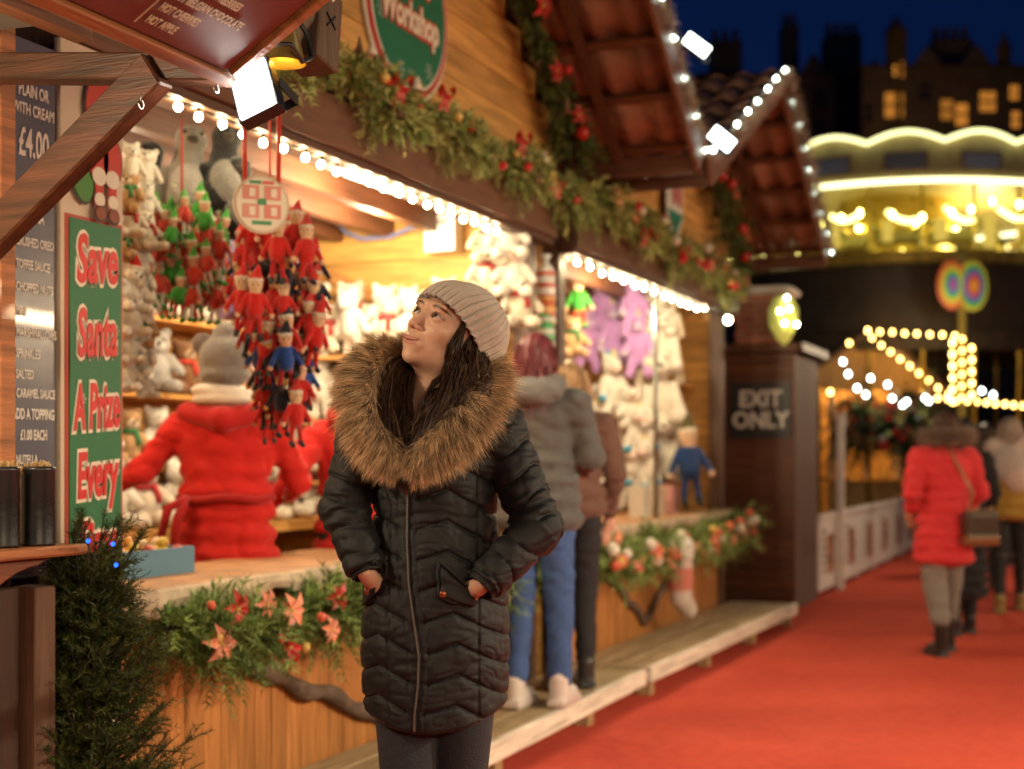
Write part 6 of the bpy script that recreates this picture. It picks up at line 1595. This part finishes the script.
# --- trousers, boots
def leg_pr(sx,back):
    kx=.008+sx*.052; hx=.012+sx*.066
    return [('c',(hx,0,.93),(kx,-.03+back,.49),.080,.050,(1,1,1)),('c',(kx,-.03+back,.49),(kx,back*2.2,.12),.050,.044,(1,1,1))]
pr=leg_pr(-1,0)+leg_pr(1,.06)+[('e',(.012,0,.93),(.125,.095,.08),(1,1,1))]
ex_=lambda P:(.0022*np.sin(P[:,2]*120+4*np.sin(P[:,0]*40))*np.clip(np.sin(P[:,2]*14+1),0,1)).astype(np.float32)
blob_obj('jeans',pr,JEANM,WOM,.006,.006,1,ex_)
for sx,back in ((-1,0),(1,.13)):
    kx=.008+sx*.052
    blob_obj('boot',[('c',(kx,back,.20),(kx,back,.08),.050,.042,(1,1,1)),('e',(kx,back-.05,.045),(.042,.10,.043),(1,1,1)),('b',(kx,back-.04,.012),(.044,.125,.012),.008,(.6,.6,.6))],BLACKP,WOM,.007,.02)
# ================================================================== other people
def fingers(w,d,side,S=1.0,c=(.55,.32,.22)):
    return [p[:5]+(c,) for p in hand_prims(w,d,(0,-.3,-1),side,S)]
def person(label,pos,yaw,H=1.68,coat=(.3,.3,.3),coatlen=.80,coatw=1.0,arms=None,trous=(.1,.1,.1),tw=1.0,shoes=(.02,.02,.02),hair=(.05,.03,.02),hairlen=.12,skin=(.55,.32,.22),stride=.10,extras=None,puff=.0,hood=None,heel=False,lean=0.0,group=None,sleeve=None,hem=(1,1,1),shoe2=None,tend=.13):
    "figure facing -y in its own frame, one continuous body with clothes and hair over it"
    t=thing('person',label,'person',pos,rot=(lean,0,yaw),group=group); k=H/1.68
    arms=arms or [[(-.19,0,1.38),(-.24,.03,1.12),(-.22,-.06,.90)],[(.19,0,1.38),(.24,.03,1.12),(.22,-.06,.90)]]
    sc=lambda p:tuple(x*k for x in p)
    lf,rf=(-.09,-stride,.0),(.09,stride,.0)
    P=[('e',sc((0,.01,1.585)),(.073*k,.090*k,.095*k),skin),('e',sc((0,-.03,1.535)),(.055*k,.055*k,.055*k),skin),('e',sc((0,-.098,1.55)),(.012*k,.016*k,.018*k),skin),('c',sc((0,.02,1.50)),sc((0,.01,1.38)),.050*k,.055*k,skin),
       ('e',sc((0,0,1.25)),(.15*k,.09*k,.18*k),skin),('e',sc((0,0,.98)),(.145*k,.10*k,.13*k),skin)]
    for s_ in (-1,1): P.append(('e',sc((s_*.074,.015,1.565)),(.010*k,.018*k,.030*k),skin))
    for A,sd in zip(arms,(-1,1)):
        P+=[('c',sc(A[0]),sc(A[1]),.045*k,.036*k,skin),('c',sc(A[1]),sc(A[2]),.036*k,.024*k,skin)]
        d=Vector(A[2])-Vector(A[1]); P+=fingers(sc(A[2]),d,sd,k,skin)
    for s_,f in ((-1,lf),(1,rf)):
        kn=(s_*.085,f[1]*.5-.03,.50); P+=[('c',sc((s_*.08,0,.92)),sc(kn),.080*k,.052*k,skin),('c',sc(kn),sc((f[0],f[1],.10)),.052*k,.036*k,skin),('c',sc((f[0],f[1],.06)),sc((f[0],f[1]-.13,.03)),.036*k,.026*k,skin)]
    blob_obj('body',P,mat('skin_far',(1,1,1),.5,.08,20,.1,100,spec=.4),t,.0105,.012)
    W_=.205*coatw; ex1=lambda Q:(.014*((1-np.abs(2*vnoise(Q+H*3+vnoise(Q,(7,7,7))[:,None]*.08,(9,9,17))-1))**4)*(.3+vnoise(Q+3,(6,6,6)))+.007*(1-np.abs(2*vnoise(Q+7,(16,16,30))-1))**3-(puff*np.abs(np.sin(Q[:,2]*PI/.085/1.0))**.5 if puff else 0)).astype(np.float32)
    zb=coatlen
    C=[('e',sc((0,0,1.30)),(W_*.92*k,.125*k,.15*k),coat),('c',sc((-.13,.0,1.38)),sc((.13,.0,1.38)),.075*k,.075*k,coat)]
    zz=1.2
    while zz>zb-.02:
        f=(1.2-zz)/max(.01,1.2-zb); C.append(('e',sc((0,.0,zz)),((W_*(.86+.22*f))*k,(.125+.05*f)*k,.085*k),coat)); zz-=.085
    slc=sleeve or coat
    for A in arms: C+=[('c',sc(A[0]),sc(A[1]),.070*k,.060*k,coat),('c',sc(A[1]),sc(tuple(np.array(A[1])*.12+np.array(A[2])*.88)),.060*k,.047*k,slc)]
    C.append(('c',sc((0,.02,1.44)),sc((0,.02,1.39)),.078*k,.10*k,coat))
    blob_obj('coat',C,CLOTH,t,.011,.028,1,ex1)
    if hood: blob_obj('hood',[('e',sc((0,.10,1.43)),(.15*k,.085*k,.075*k),hood),('c',sc((-.10,.06,1.46)),sc((.10,.06,1.46)),.055*k,.055*k,hood),('c',sc((-.11,.03,1.46)),sc((-.06,-.08,1.40)),.04*k,.03*k,hood),('c',sc((.11,.03,1.46)),sc((.06,-.08,1.40)),.04*k,.03*k,hood)],CLOTH,t,.010,.02,1,ex1)
    T=[]
    for s_,f in ((-1,lf),(1,rf)):
        kn=(s_*.085,f[1]*.5-.03,.50); T+=[('c',sc((s_*.078,0,.93)),sc(kn),.100*k,.072*tw*k,trous),('c',sc(kn),sc((f[0],f[1],tend)),.072*tw*k,.058*tw*k,trous)]
    T.append(('e',sc((0,.01,.93)),(.150*k,.105*k,.10*k),trous))
    blob_obj('trousers',T,mat('denim_any',(1,1,1),.85,.3,35,.3,200),t,.011,.010,1,lambda Q:(.010*((1-np.abs(2*vnoise(Q+H,(9,9,20))-1))**3)).astype(np.float32))
    for s_,f in ((-1,lf),(1,rf)):
        x,y=f[0],f[1]
        Sh=[('c',sc((x,y+.01,max(.115,tend))),sc((x,y+.01,.07)),.050*k,.045*k,shoes),('c',sc((x,y,.055)),sc((x,y-.15,.045)),.046*k,.038*k,shoes),('b',sc((x,y-.065,.018)),(.048*k,.135*k,.018*k),.012*k,shoe2 or shoes)]
        blob_obj('shoe',Sh,SATIN,t,.010,.018)
    if hair is not None:
        Hh=[('e',sc((0,.028,1.605)),(.088*k,.096*k,.098*k),hair)]
        z=1.58
        while z>1.56-hairlen: Hh.append(('e',sc((0,.062,z)),(.088*k,.055*k,.05*k),hair)); z-=.035
        hx=lambda Q:(.004*np.sin(np.arctan2(Q[:,1],Q[:,0])*34+Q[:,2]*18)+.003*np.sin(Q[:,0]*170+Q[:,2]*25)).astype(np.float32)
        hb=blob_obj('hair',Hh,HAIRM,t,.009,.02,1,hx)
        rg=np.random.default_rng(3); q=MB(); n=500; th=rg.uniform(-.3,PI+.3,n); zz=rg.uniform(1.52-hairlen*.6,1.66,n)*k
        rr=.088*k; R0=np.stack([np.cos(th)*rr,.035+np.sin(th)*rr*.95,zz],1); D_=np.stack([np.cos(th)*.25,np.sin(th)*.25,-np.ones(n)],1)
        hc=np.array(hair)*1.5; strands(q,R0,D_,rg.uniform(.06,.12,n),.006,hc,hc*1.4,3,bend=(0,0,-.1),curl=.12,rng=rg); q.build('loose_strands',HAIRM,t,world=False)
    if extras: extras(t,k)
    return t
CAMROT=-(PI/2-YA)          # faces the camera at this yaw
BACK=CAMROT+PI
random.seed(5)
# A  woman in grey hooded coat at the counter
pA=at(538,700,6.55); pA.z=.172
def exA(t,k):
    blob_obj('sleeve_panel',[('c',(.235*k,.02,1.12*k),(.20*k,-.10,.98*k),.072*k,.062*k,(.16,.045,.035)),('e',(.19*k,.03,1.10*k),(.04,.08,.10),(.16,.045,.035))],CLOTH,t,.012,.02)
    blob_obj('beanie',[('e',(0,.025,1.655*k),(.088*k,.09*k,.055*k),(.13,.02,.035)),('c',(-.085*k,.02,1.615*k),(.085*k,.03,1.615*k),.018,.018,(.12,.02,.03))],CLOTH,t,.010,.03) if False else None
person('maroon haired person in grey hooded coat, blue jeans and white trainers facing the toy counter',tuple(pA),BACK-.35,1.70,(.115,.112,.11),.83,1.02,
   [[(-.19,0,1.38),(-.25,-.02,1.14),(-.14,-.24,1.08)],[(.19,0,1.38),(.25,.02,1.13),(.20,-.12,.93)]],(.05,.11,.30),1.0,(.68,.62,.58),(.13,.022,.030),.16,(.60,.36,.27),.05,exA,.004,hood=(.17,.165,.16),lean=0,sleeve=(.20,.12,.11),shoe2=(.60,.50,.46))
# B  companion in dark clothes
pB=at(570,692,7.1); pB.z=.172
def exB(t,k):
    blob_obj('shoulder_bag',[('b',(.33,.02,.98),(.07,.15,.14),.05,(.66,.26,.16)),('b',(.332,.02,1.07),(.075,.152,.06),.04,(.72,.42,.28))],SATIN,t,.012,.02)
    q=MB(); q.tube([(.30,-.16,1.06),(.26,-.10,1.25),(.17,.0,1.43),(.24,.06,1.25),(.30,.06,1.06)],.010,6,(.45,.18,.10)); q.build('bag_strap',SATIN,t,world=False)
person('fair haired person in black trousers behind the grey coated one, with a coral shoulder bag',tuple(pB),BACK+.10,1.60,(.16,.085,.065),.90,.95,None,(.018,.018,.022),.95,(.03,.03,.03),(.30,.18,.09),.08,(.6,.36,.27),.04,exB)
# C  seller in red
pC=at(226,600,5.75); pC.z=.08
def exC(t,k):
    g=(.20,.18,.165)
    blob_obj('eared_hat',[('e',(0,.015,1.635),(.103,.108,.100),g),('e',(0,.03,1.57),(.098,.10,.05),g),('c',(0,.01,1.66),(0,.01,1.73),.075,.055,g),('e',(-.095,.0,1.70),(.05,.03,.05),(.12,.10,.09)),('e',(.095,.0,1.70),(.045,.025,.045),(.16,.13,.12)),('e',(0,.0,1.575),(.105,.108,.022),g)],PLUSH,t,.008,.012)
    blob_obj('scarf',[('e',(0,.03,1.50),(.115,.10,.038),(.62,.55,.47)),('e',(0,.07,1.47),(.12,.07,.03),(.60,.52,.44)),('e',(.05,.05,1.51),(.08,.07,.03),(.66,.60,.52))],CLOTH,t,.009,.015,1)
    blob_obj('collar',[('c',(-.15,.03,1.42),(-.02,.13,1.39),.045,.05,(.42,.016,.016)),('c',(-.02,.13,1.39),(.15,.03,1.42),.05,.045,(.42,.016,.016))],CLOTH,t,.009,.02)
    q=MB(); n=28; q.tube([(.187*math.cos(2*PI*i/n),.142*math.sin(2*PI*i/n),1.075+.006*math.sin(i)) for i in range(n+1)],.016,8,(.33,.012,.012),cap=False)
    q.tube([(.12,.13,1.08),(.15,.17,1.0),(.17,.17,.86)],[.014,.02,.016],7,(.33,.012,.012)); q.tube([(.12,.13,1.08),(.19,.16,1.04),(.22,.16,.92)],[.014,.02,.016],7,(.33,.012,.012)); q.build('belt',CLOTH,t,world=False)
person('seller in bright red belted coat and grey hat with round ears, back turned, reaching left',tuple(pC),BACK-.05,1.66,(.52,.020,.016),.62,1.12,
   [[(-.19,0,1.38),(-.27,-.16,1.15),(-.20,-.36,1.10)],[(.19,0,1.38),(.34,.03,1.20),(.52,-.04,1.13)]][::1],(.03,.03,.04),1,(.02,.02,.02),None,.05,(.6,.36,.27),.02,exC,.0)
# D second seller
pD=at(352,600,6.4); pD.z=.10
person('second seller in red coat, half hidden behind the woman in the black quilted coat',tuple(pD),BACK+.6,1.62,(.52,.022,.018),.62,1.0,
   [[(-.19,0,1.36),(-.33,-.10,1.22),(-.24,-.34,1.18)],[(.19,0,1.36),(.33,.05,1.18),(.42,-.05,1.02)]],(.03,.03,.04),1,(.02,.02,.02),(.05,.03,.02),.10,(.6,.36,.27),.02,None,.0,hood=(.50,.02,.016))
# E pedestrian in red puffer
pE=atz(944,655,0)
def exE(t,k):
    rg=np.random.default_rng(8); mb=MB(); n=2600; a=rg.uniform(-.15,PI+.15,n); R0=np.stack([np.cos(a)*.135,.02+np.sin(a)*.12,np.full(n,1.46)+rg.uniform(-.02,.03,n)],1)
    D_=np.stack([np.cos(a),np.sin(a),rg.uniform(-.6,.9,n)],1); strands(mb,R0,D_,.06,.006,(.12,.09,.07),(.42,.34,.28),2,curl=.3,rng=rg); mb.build('fur_collar',FURM,t,world=False)
    blob_obj('fur_collar_base',[('c',(-.12,.03,1.46),(0,.11,1.45),.045,.05,(.22,.17,.14)),('c',(0,.11,1.45),(.12,.03,1.46),.05,.045,(.22,.17,.14))],FURM,t,.012,.02)
    # brown bag on the right hip (seen from behind) with long strap
    X=-.15
    blob_obj('handbag',[('b',(X-.02,.18,.86),(.115,.055,.115),.03,(.05,.028,.018)),('b',(X-.02,.18,.78),(.118,.058,.035),.02,(.22,.09,.03))],SATIN,t,.010,.01)
    q=MB(); q.tube([(X+.07,.17,.90),(-.12,.165,1.10),(-.02,.13,1.30),(.03,.09,1.44)],.011,7,(.30,.14,.06)); q.tube([(X-.11,.17,.88),(X-.10,.17,1.0),(X-.06,.17,.98),(X-.06,.18,.86)],.011,7,(.42,.22,.09)); q.tube([(X-.0,.20,.90),(X+.01,.20,1.0),(X+.04,.2,.98),(X+.05,.21,.84)],.011,7,(.42,.22,.09)); q.build('bag_strap',SATIN,t,world=False)
person('person walking away in bright red padded coat with fur collar, brown handbag and grey trousers',tuple(pE),BACK+.15,1.62,(.66,.050,.060),.64,1.0,
   [[(-.19,0,1.38),(-.25,.03,1.14),(-.19,-.08,.98)],[(.19,0,1.38),(.25,.03,1.14),(.19,-.10,1.0)]],(.24,.22,.21),1.25,(.015,.014,.014),(.06,.025,.015),.03,(.55,.32,.22),.13,exE,.012,tend=.27)
# F dark figure beyond
pF=at(962,600,10.6); pF.z=0
person('person in long black coat walking just ahead of the red padded coat',tuple(pF),BACK,1.60,(.02,.02,.024),.30,1.0,None,(.015,.015,.018),1,(.015,.015,.015),(.03,.02,.015),.05)
pG=atz(1010,612,0)
def exG(t,k):
    blob_obj('shawl',[('c',(-.14,.02,1.44),(.14,.05,1.42),.085,.085,(.55,.45,.42)),('e',(.02,.12,1.28),(.15,.05,.16),(.42,.38,.36)),('e',(-.05,.13,1.15),(.10,.045,.12),(.55,.42,.38))],CLOTH,t,.012,.03)
person('person in mustard jacket and patterned shawl at the right edge, black leggings and tan boots',tuple(pG),BACK-.3,1.66,(.36,.22,.045),.80,1.05,
   [[(-.19,0,1.38),(-.33,.0,1.22),(-.30,-.25,1.12)],[(.19,0,1.38),(.30,.0,1.15),(.10,-.20,1.05)]],(.015,.015,.018),.85,(.25,.17,.06),(.30,.24,.20),.10,(.55,.32,.22),.16,exG)
for i,(px,d,c,hc,l,H) in enumerate(((985,14.5,(.20,.05,.05),(.05,.03,.02),'distant walker in a wine red jacket beyond the mustard jacket',1.66),(1002,17.5,(.30,.22,.14),(.05,.03,.02),'distant walker in a beige jacket far down the carpet',1.7),
    (968,19.5,(.05,.06,.09),(.03,.02,.02),'distant walker in a navy jacket far down the carpet',1.75),(1018,20.5,(.35,.12,.05),(.1,.06,.04),'distant walker in a rust orange jacket far down the carpet',1.65),(940,15.8,(.28,.10,.05),(.04,.03,.02),'distant person in a rust brown coat standing by the end of the white fence',1.7))):
    p=at(px,600,d); p.z=0; person(l,tuple(p),BACK+.3*i-.5,H,c,.78,1,None,(.03,.03,.04),1,(.02,.02,.02),hc,.06,stride=.06*(i%3))
